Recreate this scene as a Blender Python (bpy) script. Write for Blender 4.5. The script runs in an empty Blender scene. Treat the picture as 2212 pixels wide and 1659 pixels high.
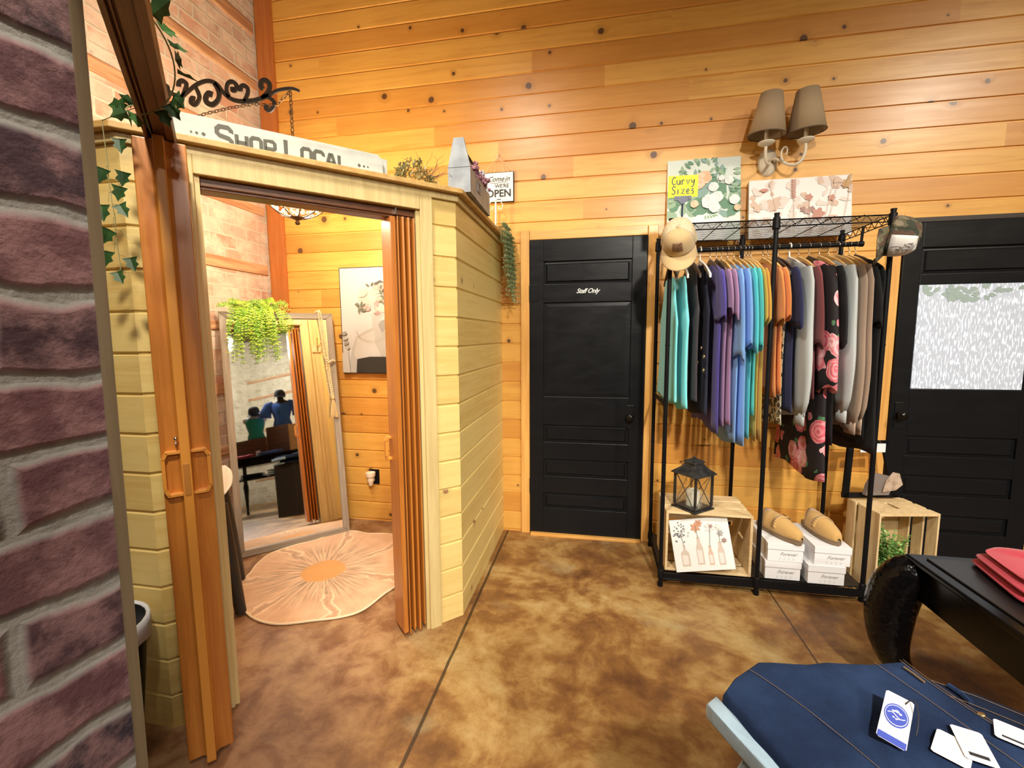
import bpy, bmesh, math, random
from mathutils import Vector, Matrix, Euler
R = random.Random(7)
SC = bpy.context.scene
COL = SC.collection
PI = math.pi
rad = math.radians

# ------------------------------------------------------------------ nodes
class NT:
    def __init__(s, name):
        s.m = bpy.data.materials.new(name); s.m.use_nodes = True
        s.t = s.m.node_tree; s.t.nodes.clear()
        s.out = s.t.nodes.new('ShaderNodeOutputMaterial')
        s.b = s.t.nodes.new('ShaderNodeBsdfPrincipled')
        s.t.links.new(s.b.outputs[0], s.out.inputs[0])
    def n(s, typ, ins=None, **pr):
        nd = s.t.nodes.new('ShaderNode' + typ)
        for k, v in pr.items(): setattr(nd, k, v)
        for k, v in (ins or {}).items(): s.put(nd.inputs[k], v)
        return nd
    def put(s, sock, v):
        if isinstance(v, bpy.types.NodeSocket): s.t.links.new(v, sock)
        elif isinstance(v, (tuple, list)) and len(v) == 3 and sock.type == 'RGBA': sock.default_value = (*v, 1)
        else: sock.default_value = v
    def set(s, **kw):
        for k, v in kw.items(): s.put(s.b.inputs[k.replace('_', ' ')], v)
    def ma(s, op, a, b=0.0, c=0.0, clamp=False):
        return s.n('Math', {0: a, 1: b, 2: c}, operation=op, use_clamp=clamp).outputs[0]
    def mix(s, f, a, b, mode='MIX'):
        nd = s.n('Mix', data_type='RGBA', blend_type=mode)
        s.put(nd.inputs[0], f); s.put(nd.inputs[6], a); s.put(nd.inputs[7], b)
        return nd.outputs[2]
    def ramp(s, f, stops):
        nd = s.n('ValToRGB'); s.put(nd.inputs[0], f)
        el = nd.color_ramp.elements
        while len(el) < len(stops): el.new(0.5)
        for e, (p, c) in zip(el, stops):
            e.position = p; e.color = (*c, 1) if len(c) == 3 else c
        return nd.outputs[0]
    def sm(s, v, lo, hi):
        nd = s.n('MapRange', {0: v, 1: lo, 2: hi, 3: 0.0, 4: 1.0}, interpolation_type='SMOOTHSTEP')
        return nd.outputs[0]
    def noise(s, vec, scale, detail=3, rough=.5, dist=0.0, dim='3D'):
        return s.n('TexNoise', {'Vector': vec, 'Scale': scale, 'Detail': detail, 'Roughness': rough, 'Distortion': dist}, noise_dimensions=dim).outputs[0]
    def xyz(s, x, y=0.0, z=0.0):
        return s.n('CombineXYZ', {0: x, 1: y, 2: z}).outputs[0]
    def sep(s, v):
        return s.n('SeparateXYZ', {0: v}).outputs
    def obj(s): return s.n('TexCoord').outputs['Object']
    def uv(s): return s.n('TexCoord').outputs['UV']
    def bump(s, h, strength=.3, dist=.01):
        s.put(s.b.inputs['Normal'], s.n('Bump', {'Strength': strength, 'Distance': dist, 'Height': h}).outputs[0])

def plain(name, col, rough=.5, metal=0.0, **kw):
    t = NT(name); t.set(Base_Color=col, Roughness=rough, Metallic=metal)
    for k, v in kw.items(): t.put(t.b.inputs[k.replace('_', ' ')], v)
    return t.m

def mottled(name, a, b, scale=8.0, rough=.6, metal=0.0, bump=0.0, detail=4, lo=.35, hi=.65, stretch=(1, 1, 1), **kw):
    t = NT(name)
    v = t.n('Mapping', {'Vector': t.obj(), 'Scale': stretch}).outputs[0]
    f = t.noise(v, scale, detail)
    t.set(Base_Color=t.mix(t.sm(f, lo, hi), a, b), Roughness=rough, Metallic=metal)
    if bump: t.bump(f, bump, .01)
    for k, v in kw.items(): t.put(t.b.inputs[k.replace('_', ' ')], v)
    return t.m

def pine(name, light, dark, knotc, pitch, seam0, rough=.3, knots=.5, coat=.3, tone=.35, kscale=3.0, vary=None):
    t = NT(name)
    u, v, _ = t.sep(t.uv())
    idx = t.ma('FLOOR', t.ma('DIVIDE', t.ma('SUBTRACT', v, seam0), pitch))
    r1 = t.n('TexWhiteNoise', {'W': idx}, noise_dimensions='1D').outputs[0]
    seg = t.ma('FLOOR', t.ma('ADD', t.ma('MULTIPLY', u, .42), t.ma('MULTIPLY', r1, 7.0)))
    r2 = t.n('TexWhiteNoise', {'W': t.ma('ADD', t.ma('MULTIPLY', idx, 17.31), seg)}, noise_dimensions='1D').outputs[0]
    off = t.ma('MULTIPLY', r2, 37.0)
    # knots
    kv = t.xyz(t.ma('ADD', u, t.ma('MULTIPLY', r1, .35)), v, 0.0)
    wob = t.noise(kv, 26.0, 2)
    vor = t.n('TexVoronoi', {'Vector': kv, 'Scale': kscale, 'Randomness': 1.0}, voronoi_dimensions='2D')
    kd = t.ma('ADD', vor.outputs['Distance'], t.ma('MULTIPLY', t.ma('SUBTRACT', wob, .5), .022))
    kr, kg, kb = t.n('SeparateColor', {0: vor.outputs['Color']}).outputs
    on = t.ma('LESS_THAN', kg, knots)
    rr = t.ma('ADD', .018, t.ma('MULTIPLY', t.ma('POWER', kr, 2.0), .058))
    rel = t.ma('DIVIDE', kd, rr)
    km = t.ma('MULTIPLY', on, t.ma('SUBTRACT', 1.0, t.sm(rel, .8, 1.1)))
    halo = t.ma('MULTIPLY', on, t.ma('SUBTRACT', 1.0, t.sm(rel, .9, 3.2)))
    # grain
    warp = t.ma('MULTIPLY', halo, .03)
    g1 = t.noise(t.xyz(t.ma('ADD', t.ma('MULTIPLY', u, .9), off), t.ma('MULTIPLY', t.ma('ADD', v, warp), 13.0), off), 2.2, 5, .6, .6)
    g2 = t.noise(t.xyz(t.ma('ADD', t.ma('MULTIPLY', u, 5.0), off), t.ma('MULTIPLY', v, 170.0), 0.0), 1.0, 2)
    g3 = t.noise(t.xyz(t.ma('MULTIPLY', u, 2.0), t.ma('MULTIPLY', v, 2.5), off), 1.4, 3)
    f = t.ma('ADD', t.ma('MULTIPLY', g1, .75), t.ma('ADD', t.ma('MULTIPLY', g2, .2), t.ma('MULTIPLY', t.ma('SUBTRACT', g3, .5), .35)))
    f = t.ma('ADD', f, t.ma('MULTIPLY', t.ma('SUBTRACT', r2, .5), tone))
    c = t.mix(t.sm(f, .28, .78), light, dark)
    if vary is not None:
        c = t.mix(t.ma('MULTIPLY', t.ma('GREATER_THAN', r2, .62), .55), c, vary)
    c = t.mix(t.ma('MULTIPLY', halo, .35), c, tuple(x * .62 for x in dark))
    ring = t.ma('MULTIPLY', t.ma('ADD', .5, t.ma('MULTIPLY', t.ma('SINE', t.ma('MULTIPLY', rel, 11.0)), .5)), .5)
    kc = t.mix(ring, knotc, tuple(min(1, x * 2.6) for x in knotc))
    c = t.mix(t.ma('MULTIPLY', km, .92), c, kc)
    t.set(Base_Color=c, Roughness=t.ma('ADD', rough, t.ma('MULTIPLY', t.ma('SUBTRACT', g1, .5), .18)))
    if coat: t.set(Coat_Weight=coat, Coat_Roughness=.26)
    t.bump(t.ma('ADD', g1, t.ma('MULTIPLY', g2, .3)), .12, .004)
    return t.m

def wood(name, a, b, axis=2, rough=.4, scale=1.0, coat=0.0):
    """clear grained wood; grain runs along the given object axis"""
    t = NT(name)
    sc = [22.0, 22.0, 22.0]; sc[axis] = 1.3
    v = t.n('Mapping', {'Vector': t.obj(), 'Scale': tuple(q * scale for q in sc)}).outputs[0]
    g = t.noise(v, 1.6, 5, .6, .5)
    sc2 = [160.0] * 3; sc2[axis] = 6.0
    g2 = t.noise(t.n('Mapping', {'Vector': t.obj(), 'Scale': tuple(sc2)}).outputs[0], 1.0, 2)
    f = t.ma('ADD', t.ma('MULTIPLY', g, .8), t.ma('MULTIPLY', g2, .2))
    t.set(Base_Color=t.mix(t.sm(f, .3, .7), a, b), Roughness=rough)
    if coat: t.set(Coat_Weight=coat, Coat_Roughness=.2)
    t.bump(f, .1, .003)
    return t.m

# ------------------------------------------------------------------ meshes
class MB:
    def __init__(s): s.v = []; s.f = []; s.mi = []; s.uv = {}
    def add(s, vs, fs, mat=0, M=None, uvs=None):
        b = len(s.v)
        s.v += [tuple(M @ Vector(p)) if M else tuple(p) for p in vs]
        for k, f in enumerate(fs):
            if uvs: s.uv[len(s.f)] = [uvs[i] for i in f]
            s.f.append(tuple(b + i for i in f)); s.mi.append(mat)
        return s
    def box(s, c, sz, mat=0, M=None):
        x, y, z = (q / 2 for q in sz)
        vs = [(c[0] + a * x, c[1] + b * y, c[2] + d * z) for d in (-1, 1) for b in (-1, 1) for a in (-1, 1)]
        return s.add(vs, [(0, 2, 3, 1), (4, 5, 7, 6), (0, 1, 5, 4), (2, 6, 7, 3), (0, 4, 6, 2), (1, 3, 7, 5)], mat, M)
    def bx(s, x0, x1, y0, y1, z0, z1, mat=0, M=None):
        return s.box(((x0 + x1) / 2, (y0 + y1) / 2, (z0 + z1) / 2), (x1 - x0, y1 - y0, z1 - z0), mat, M)
    def prism(s, poly, z0, z1, mat=0, M=None):
        """poly in local xy, extruded z0..z1"""
        n = len(poly)
        a = sum(poly[i][0] * poly[(i + 1) % n][1] - poly[(i + 1) % n][0] * poly[i][1] for i in range(n))
        if a < 0: poly = poly[::-1]
        vs = [(x, y, z0) for x, y in poly] + [(x, y, z1) for x, y in poly]
        fs = [tuple(range(n - 1, -1, -1)), tuple(range(n, 2 * n))] + [(i, (i + 1) % n, n + (i + 1) % n, n + i) for i in range(n)]
        return s.add(vs, fs, mat, M)
    def flat(s, poly, z=0.0, mat=0, M=None):
        return s.add([(x, y, z) for x, y in poly], [tuple(range(len(poly)))], mat, M)
    def tube(s, pts, r, n=8, mat=0, M=None, cap=True, sq=1.0, closed=False):
        pts = [Vector(p) for p in pts]; k = len(pts)
        rs = r if isinstance(r, (list, tuple)) else [r] * k
        vs = []; up = None
        for i, p in enumerate(pts):
            if closed: t = pts[(i + 1) % k] - pts[i - 1]
            else: t = pts[min(i + 1, k - 1)] - pts[max(i - 1, 0)]
            if t.length < 1e-9: t = Vector((0, 0, 1))
            t.normalize()
            if up is None:
                up = Vector((0, 0, 1)) if abs(t.z) < .9 else Vector((0, 1, 0))
            a = t.cross(up)
            if a.length < 1e-6: a = t.orthogonal()
            a.normalize(); b = a.cross(t); up = b
            for j in range(n):
                an = 2 * PI * j / n
                vs.append(p + a * (math.cos(an) * rs[i]) + b * (math.sin(an) * rs[i] * sq))
        fs = []
        for i in range(k if closed else k - 1):
            i2 = (i + 1) % k
            for j in range(n):
                fs.append((i * n + j, i * n + (j + 1) % n, i2 * n + (j + 1) % n, i2 * n + j))
        if cap and not closed:
            fs.append(tuple(range(n - 1, -1, -1))); fs.append(tuple((k - 1) * n + j for j in range(n)))
        return s.add(vs, fs, mat, M)
    def lathe(s, prof, n=24, mat=0, M=None, sx=1.0, sy=1.0):
        vs = []; k = len(prof)
        for r, z in prof:
            for j in range(n):
                a = 2 * PI * j / n
                vs.append((r * math.cos(a) * sx, r * math.sin(a) * sy, z))
        fs = [(i * n + j, i * n + (j + 1) % n, (i + 1) * n + (j + 1) % n, (i + 1) * n + j) for i in range(k - 1) for j in range(n)]
        if prof[0][0] > 1e-6: fs.append(tuple(range(n - 1, -1, -1)))
        if prof[-1][0] > 1e-6: fs.append(tuple((k - 1) * n + j for j in range(n)))
        return s.add(vs, fs, mat, M)
    def loft(s, rings, mat=0, M=None, cap0=True, cap1=True):
        n = len(rings[0]); vs = [p for r in rings for p in r]
        fs = [(i * n + j, i * n + (j + 1) % n, (i + 1) * n + (j + 1) % n, (i + 1) * n + j) for i in range(len(rings) - 1) for j in range(n)]
        if cap0: fs.append(tuple(range(n - 1, -1, -1)))
        if cap1: fs.append(tuple((len(rings) - 1) * n + j for j in range(n)))
        return s.add(vs, fs, mat, M)
    def grid(s, fn, nu, nv, mat=0, M=None):
        vs = [fn(i / nu, j / nv) for j in range(nv + 1) for i in range(nu + 1)]
        fs = [(j * (nu + 1) + i, j * (nu + 1) + i + 1, (j + 1) * (nu + 1) + i + 1, (j + 1) * (nu + 1) + i) for j in range(nv) for i in range(nu)]
        return s.add(vs, fs, mat, M)
    def sphere(s, c, r, n=10, mat=0, M=None, sc=(1, 1, 1)):
        k = max(4, n // 2 + 1); vs = [(c[0], c[1], c[2] - r * sc[2])]
        for i in range(1, k):
            a = -PI / 2 + PI * i / k
            for j in range(n):
                b = 2 * PI * j / n
                vs.append((c[0] + r * sc[0] * math.cos(a) * math.cos(b), c[1] + r * sc[1] * math.cos(a) * math.sin(b), c[2] + r * sc[2] * math.sin(a)))
        vs.append((c[0], c[1], c[2] + r * sc[2])); t = len(vs) - 1
        fs = [(0, 1 + (j + 1) % n, 1 + j) for j in range(n)]
        for i in range(k - 2):
            o = 1 + i * n
            fs += [(o + j, o + (j + 1) % n, o + n + (j + 1) % n, o + n + j) for j in range(n)]
        o = 1 + (k - 2) * n
        fs += [(o + j, o + (j + 1) % n, t) for j in range(n)]
        return s.add(vs, fs, mat, M)
    def build(s, name, mats, parent=None, smooth=False, bev=0.0, sub=0, loc=None, rot=None, solid=0.0, angle=None):
        me = bpy.data.meshes.new(name)
        me.from_pydata(s.v, [], s.f)
        for m in (mats if isinstance(mats, (list, tuple)) else [mats]): me.materials.append(m)
        for p, i in zip(me.polygons, s.mi):
            p.material_index = i; p.use_smooth = smooth
        if s.uv:
            l = me.uv_layers.new(name='UVMap')
            for fi, us in s.uv.items():
                for li, q in zip(me.polygons[fi].loop_indices, us): l.data[li].uv = q
        me.validate(); me.update()
        o = bpy.data.objects.new(name, me); COL.objects.link(o)
        if parent: o.parent = parent
        if loc: o.location = loc
        if rot: o.rotation_euler = rot
        if smooth and angle:
            bm = bmesh.new(); bm.from_mesh(me)
            for e in bm.edges:
                if len(e.link_faces) == 2 and e.calc_face_angle(0) > angle: e.smooth = False
            bm.to_mesh(me); bm.free()
        if solid:
            q = o.modifiers.new('solid', 'SOLIDIFY'); q.thickness = solid; q.offset = 0
        if bev:
            q = o.modifiers.new('bevel', 'BEVEL'); q.width = bev; q.segments = 2; q.limit_method = 'ANGLE'; q.angle_limit = rad(40)
        if sub:
            q = o.modifiers.new('sub', 'SUBSURF'); q.levels = sub; q.render_levels = sub
        return o

def tag(o, label=None, cat=None, group=None, kind=None):
    if label: o['label'] = label
    if cat: o['category'] = cat
    if group: o['group'] = group
    if kind: o['kind'] = kind
    return o
def thing(name, label, cat, loc=(0, 0, 0), rot=(0, 0, 0), group=None):
    o = bpy.data.objects.new(name, None); COL.objects.link(o)
    o.empty_display_size = .05
    o.location = loc; o.rotation_euler = rot if isinstance(rot, (tuple, list, Euler)) else (0, 0, rot)
    return tag(o, label, cat, group)
def struct(o): o['kind'] = 'structure'; return o
def dup(root, loc=None, rot=None, label=None, group=None):
    r = root.copy(); COL.objects.link(r)
    if loc is not None: r.location = loc
    if rot is not None: r.rotation_euler = rot
    if label: r['label'] = label
    if group: r['group'] = group
    for ch in list(root.children):
        c = ch.copy(); COL.objects.link(c); c.parent = r
        for g in list(ch.children):
            d = g.copy(); COL.objects.link(d); d.parent = c
    return r
def TR(loc=(0, 0, 0), rot=(0, 0, 0), sc=None):
    M = Matrix.Translation(loc) @ Euler(rot).to_matrix().to_4x4()
    if sc: M = M @ Matrix.Diagonal((*sc, 1))
    return M
def basis(o, x, y, z):
    M = Matrix.Identity(4)
    for i, a in enumerate((x, y, z)):
        for j in range(3): M[j][i] = a[j]
    for j in range(3): M[j][3] = o[j]
    return M

def text_mb(txt, size, shear=0.0, depth=.0006, bold=0.0, space=1.0, align='CENTER'):
    cu = bpy.data.curves.new('lettering', 'FONT'); cu.body = txt; cu.size = size; cu.shear = shear
    cu.extrude = depth; cu.offset = bold; cu.align_x = align; cu.align_y = 'CENTER'; cu.space_character = space
    cu.resolution_u = 3
    o = bpy.data.objects.new('lettering', cu); COL.objects.link(o)
    dg = bpy.context.evaluated_depsgraph_get()
    me = o.evaluated_get(dg).to_mesh()
    vs = [tuple(v.co) for v in me.vertices]; fs = [tuple(p.vertices) for p in me.polygons]
    o.evaluated_get(dg).to_mesh_clear()
    bpy.data.objects.remove(o); bpy.data.curves.remove(cu)
    return vs, fs
def stroke(mb, pts, w, z=0.0, mat=0, M=None, th=.0006):
    """flat ribbon along 2-D points"""
    P = [Vector((p[0], p[1])) for p in pts]; L = []; Rr = []
    for i, p in enumerate(P):
        t = P[min(i + 1, len(P) - 1)] - P[max(i - 1, 0)]
        if t.length < 1e-9: t = Vector((1, 0))
        t.normalize(); n = Vector((-t.y, t.x)) * (w / 2)
        L.append(p + n); Rr.append(p - n)
    vs = [(q.x, q.y, z + th) for q in L] + [(q.x, q.y, z + th) for q in Rr]
    k = len(P)
    mb.add(vs, [(k + i, k + i + 1, i + 1, i) for i in range(k - 1)], mat, M)
def blob(cx, cy, rx, ry, rot=0.0, n=14, jit=0.0, rnd=R):
    out = []
    for i in range(n):
        a = 2 * PI * i / n; q = 1 + rnd.uniform(-jit, jit)
        x, y = rx * math.cos(a) * q, ry * math.sin(a) * q
        out.append((cx + x * math.cos(rot) - y * math.sin(rot), cy + x * math.sin(rot) + y * math.cos(rot)))
    return out
def leafshape(cx, cy, L, w, rot):
    pts = [(0, 0), (.25, .75), (.5, 1), (.75, .7), (1, 0), (.75, -.7), (.5, -1), (.25, -.75)]
    return [(cx + x * L * math.cos(rot) - y * w / 2 * math.sin(rot), cy + x * L * math.sin(rot) + y * w / 2 * math.cos(rot)) for x, y in pts]
def leaf3(mb, p, d, up, L, w, mat=0, fold=.25, lobes=None):
    """one leaf blade as a folded fan of faces: p base, d direction, up normal"""
    d = Vector(d).normalized(); up = Vector(up); up = (up - d * up.dot(d))
    if up.length < 1e-5: up = d.orthogonal()
    up.normalize(); s = d.cross(up); p = Vector(p)
    prof = lobes or [(.0, .0), (.25, .8), (.5, 1.0), (.78, .62), (1.0, 0.0)]
    mid = [p + d * (x * L) for x, y in prof]
    lf = [p + d * (x * L) + s * (y * w / 2) + up * (abs(y) * w * fold) for x, y in prof]
    rt = [p + d * (x * L) - s * (y * w / 2) + up * (abs(y) * w * fold) for x, y in prof]
    n = len(prof); vs = mid + lf + rt; fs = []
    for i in range(n - 1):
        fs.append((i, i + 1, n + i + 1, n + i)); fs.append((i + 1, i, 2 * n + i, 2 * n + i + 1))
    mb.add(vs, fs, mat)
# ------------------------------------------------------------------ materials
M_PINE = pine('knotty_pine', (.76, .41, .088), (.56, .245, .036), (.055, .022, .010), .1352, -.1262, rough=.42, knots=.95, coat=.22, tone=.22, kscale=3.0, vary=(.60, .25, .045))
M_PALE = pine('pale_pine', (.80, .62, .24), (.66, .45, .135), (.20, .10, .05), .1375, .1268, rough=.45, knots=.2, coat=.1, tone=.25)
M_PALEV = pine('pale_boards', (.82, .60, .28), (.70, .45, .18), (.25, .12, .05), .14, 0.0, rough=.45, knots=.15, coat=.1)
M_CASE = wood('pale_casing_wood', (.72, .57, .27), (.58, .44, .19), 2, .5)
M_CAP = wood('ledge_wood', (.66, .43, .15), (.50, .29, .09), 0, .5)
M_POST = wood('corner_board_wood', (.55, .19, .045), (.42, .125, .025), 2, .4, coat=.2)
M_DCASE = wood('door_casing_wood', (.80, .45, .13), (.66, .31, .07), 2, .4, coat=.2)
M_ACC = wood('accordion_wood', (.60, .225, .035), (.43, .135, .018), 2, .38, coat=.25)
M_ACCD = wood('track_wood', (.20, .075, .025), (.13, .045, .015), 0, .4)
M_BEAM = wood('beam_wood', (.22, .11, .06), (.13, .06, .03), 1, .5)
M_ACCL = plain('latch_wood', (.72, .30, .05), .35)
M_BLACK = plain('black_metal', (.006, .006, .007), .45, Specular_IOR_Level=.15)
M_IRON = plain('black_iron', (.015, .014, .014), .5)
M_CHROME = plain('chrome', (.75, .75, .76), .18, 1.0)
M_BRASS = plain('brass', (.70, .52, .25), .3, 1.0)
M_WHITE = plain('white_paint', (.80, .80, .78), .5)
M_CREAM = plain('cream', (.80, .74, .60), .5)
M_CARD = plain('white_card', (.84, .84, .86), .55)
M_INK = plain('ink', (.03, .03, .035), .6)
M_GREYINK = plain('grey_ink', (.28, .26, .25), .6)
M_PLASTIC = plain('white_plastic', (.82, .81, .78), .3)
M_CRATE = mottled('crate_pine', (.78, .60, .34), (.68, .48, .24), 6, .6, stretch=(1, 8, 8))
M_HANG = wood('hanger_wood', (.80, .52, .20), (.66, .36, .10), 1, .4)
M_HANGD = plain('dark_hanger', (.06, .035, .025), .4)
M_GLOSSB = plain('glossy_black', (.003, .003, .004), .16, Specular_IOR_Level=.16)
M_LEAF1 = mottled('fern_green', (.42, .62, .05), (.16, .40, .03), 14, .5)
M_LEAF2 = mottled('ivy_green', (.035, .10, .025), (.015, .05, .012), 18, .45)
M_LEAF3 = mottled('sage_green', (.55, .70, .50), (.32, .50, .27), 20, .5)
M_LEAF4 = mottled('shrub_green', (.24, .46, .12), (.08, .24, .05), 24, .45)
M_TWIG = plain('twig', (.22, .14, .07), .7)
M_VINE = plain('vine', (.24, .23, .10), .6)
M_DRY = mottled('dried_leaf', (.50, .48, .26), (.32, .31, .14), 30, .7)
M_ZINC = mottled('galvanised', (.42, .46, .50), (.27, .30, .34), 9, .5, .3)
M_PURPLE = mottled('dried_purple', (.30, .12, .18), (.42, .22, .26), 40, .8)

def brick_mat(name, bw, bh, mortar, cols, mortar_c, blot, blot_amt, noise_s=9.0, bumps=.5, rough=.85, wob_a=.02, smooth=.35):
    t = NT(name); uv = t.uv()
    wob = t.noise(uv, 7.0, 3); wob2 = t.noise(t.n('VectorMath', {0: uv, 1: (9.3, 4.1, 0)}, operation='ADD').outputs[0], 7.0, 3)
    u, v, _ = t.sep(uv)
    q = t.xyz(t.ma('ADD', u, t.ma('MULTIPLY', t.ma('SUBTRACT', wob, .5), .03)), t.ma('ADD', v, t.ma('MULTIPLY', t.ma('SUBTRACT', wob2, .5), wob_a)))
    br = t.n('TexBrick', {'Vector': q, 'Color1': (0, 0, 0), 'Color2': (1, 1, 1), 'Mortar': (.5, .5, .5), 'Scale': 1.0, 'Mortar Size': mortar, 'Mortar Smooth': smooth, 'Bias': 0.0, 'Brick Width': bw, 'Row Height': bh})
    c = t.ramp(t.sep(br.outputs['Color'])[0], [(i / (len(cols) - 1), k) for i, k in enumerate(cols)])
    n1 = t.noise(uv, noise_s, 6, .65); n2 = t.noise(uv, noise_s * 5, 4, .6)
    c = t.mix(t.ma('MULTIPLY', t.sm(n1, .42, .62), blot_amt), c, blot)
    c = t.mix(t.ma('MULTIPLY', t.sm(n2, .55, .75), .45), c, tuple(x * .45 for x in cols[0]))
    mc = t.mix(n2, mortar_c, tuple(x * .62 for x in mortar_c))
    c = t.mix(br.outputs['Fac'], c, mc)
    t.set(Base_Color=c, Roughness=rough)
    h = t.ma('ADD', t.ma('MULTIPLY', t.ma('SUBTRACT', 1.0, br.outputs['Fac']), .8), t.ma('MULTIPLY', n2, .35))
    t.bump(h, bumps, .012)
    return t.m
M_BRICK = brick_mat('whitewashed_brick', .21, .084, .008, [(.52, .27, .19), (.62, .42, .32), (.50, .36, .29), (.68, .52, .42)], (.74, .66, .55), (.76, .66, .55), .75, 5.0, .45)
M_BRICK2 = brick_mat('cream_brick', .21, .084, .008, [(.42, .36, .25), (.56, .50, .37), (.48, .43, .32)], (.72, .68, .55), (.72, .67, .53), .65, 5.0, .4)
M_DARKBRICK = brick_mat('purple_brick', .245, .0935, .0165, [(.030, .016, .024), (.135, .052, .062), (.018, .015, .026), (.165, .068, .076), (.085, .034, .046)], (.30, .29, .27), (.31, .17, .175), .6, 13.0, .6, wob_a=.05, smooth=.8)
M_BATTEN = mottled('log_batten', (.60, .36, .20), (.42, .20, .10), 6, .7, stretch=(1, .6, 6))

def floor_mat():
    t = NT('stained_concrete'); o = t.obj(); x, y, _ = t.sep(o)
    n1 = t.noise(t.n('VectorMath', {0: o, 1: (2.3, .7, 0)}, operation='ADD').outputs[0], 1.9, 8, .66, .6); n2 = t.noise(o, 7.0, 7, .65, .35); n3 = t.noise(o, 38.0, 4, .6)
    c = t.ramp(t.ma('ADD', t.ma('MULTIPLY', n1, .62), t.ma('MULTIPLY', n2, .38)),
               [(.34, (.075, .032, .014)), (.42, (.15, .066, .022)), (.48, (.23, .108, .032)), (.53, (.33, .19, .062)), (.58, (.40, .26, .098)), (.68, (.50, .37, .17))])
    c = t.mix(t.ma('MULTIPLY', t.sm(n3, .5, .72), .35), c, (.22, .10, .03))
    c = t.mix(t.ma('MULTIPLY', t.sm(t.noise(o, 2.6, 5, .6), .57, .72), .55), c, (.33, .27, .15))
    red = t.ma('MULTIPLY', t.sm(t.ma('MULTIPLY', x, -1.0), .55, 1.1), .55)
    c = t.mix(red, c, t.mix(t.sm(n2, .35, .65), (.19, .08, .042), (.42, .25, .15)))
    j1 = t.ma('LESS_THAN', t.ma('ABSOLUTE', t.ma('ADD', x, t.ma('ADD', .612, t.ma('MULTIPLY', t.ma('SUBTRACT', n2, .5), .010)))), .007)
    j2 = t.ma('LESS_THAN', t.ma('ABSOLUTE', t.ma('SUBTRACT', x, .962)), .004)
    j = t.ma('MAXIMUM', j1, j2)
    c = t.mix(t.ma('MULTIPLY', j, .85), c, (.028, .016, .008))
    t.set(Base_Color=c, Roughness=t.ma('ADD', .30, t.ma('MULTIPLY', n2, .30)), Specular_IOR_Level=.4)
    t.bump(t.ma('MULTIPLY', n3, .12), .35, .006)
    return t.m
M_FLOOR = floor_mat()
def door_paint():
    t = NT('black_door_paint'); o = t.obj()
    v = t.n('Mapping', {'Vector': o, 'Scale': (5.0, 5.0, 16.0)}).outputs[0]
    n = t.noise(v, 1.0, 5, .6, .6)
    t.set(Base_Color=(.007, .0075, .009), Roughness=t.ma('ADD', .20, t.ma('MULTIPLY', n, .30)), Specular_IOR_Level=.22)
    t.bump(n, .15, .004)
    return t.m
M_DOOR = door_paint()
def fabric(name, a, b=None, scale=60.0, rough=.9, sheen=.3, bump=.12):
    b = b or tuple(x * .8 for x in a)
    t = NT(name); o = t.obj()
    n = t.noise(o, scale, 2)
    t.set(Base_Color=t.mix(t.noise(o, 5.0, 3), a, b), Roughness=rough, Sheen_Weight=sheen * min(1, max(a) * 2.2))
    t.bump(t.noise(o, scale * 6, 2), bump, .002)
    return t.m
# ------------------------------------------------------------------ camera
CAMH = 1.4150
F_PX, YAW, PIT, ROL = 960.6, .1860, .1076, -.0063
def make_camera():
    cd = bpy.data.cameras.new('camera'); cam = bpy.data.objects.new('camera', cd); COL.objects.link(cam)
    cd.sensor_width = 36; cd.sensor_fit = 'HORIZONTAL'; cd.lens = F_PX * 36 / 2212; cd.clip_start = .02
    r = Vector((math.cos(YAW), math.sin(YAW), 0)); fw = Vector((-math.sin(YAW), math.cos(YAW), 0)); u = Vector((0, 0, 1))
    f2 = fw * math.cos(PIT) - u * math.sin(PIT); u2 = u * math.cos(PIT) + fw * math.sin(PIT)
    r3 = r * math.cos(ROL) + u2 * math.sin(ROL); u3 = u2 * math.cos(ROL) - r * math.sin(ROL)
    cam.matrix_world = basis((0, 0, CAMH), r3, u3, -f2)
    SC.camera = cam
make_camera()

YB = 3.066; XL = -2.45; XR = 5.6; YF = -4.4; ZC = 4.4
C1 = Vector((-.646, 2.048, 0)); C2 = Vector((-1.4926, 1.2252, 0))
FD = (C2 - C1).normalized(); FN = Vector((-FD.y, FD.x, 0)); FLEN = (C2 - C1).length    # along the booth front, outward normal
def FP(t, n, z): return C1 + FD * t + FN * n + Vector((0, 0, z))
def FM(t=0, n=0, z=0):
    """local x along the booth front (towards its left corner), y into the booth, z up"""
    return basis(FP(t, n, z), FD, -FN, (0, 0, 1))

def planks(mb, O, xd, out, s0, s1, z0, z1, seam0, pitch, uo=0.0, hw=.0075, dp=.010, mat=0):
    O = Vector(O); xd = Vector(xd); out = Vector(out)
    pr = [(z0, 0.0)]
    k = math.ceil((z0 - seam0) / pitch)
    while seam0 + k * pitch < z1 - .008:
        z = seam0 + k * pitch
        if z > z0 + .008: pr += [(z - hw, 0), (z - hw * .3, -dp), (z + hw * .3, -dp), (z + hw, 0)]
        k += 1
    pr.append((z1, 0.0))
    vs = []; uv = []
    for z, d in pr:
        for s in (s0, s1):
            p = O + xd * s + out * d; vs.append((p.x, p.y, z)); uv.append((s + uo, z))
    flip = xd.cross(Vector((0, 0, 1))).dot(out) < 0
    fs = [(2 * i, 2 * i + 1, 2 * i + 3, 2 * i + 2) for i in range(len(pr) - 1)]
    if flip: fs = [f[::-1] for f in fs]
    mb.add(vs, fs, mat, None, uv)
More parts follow.
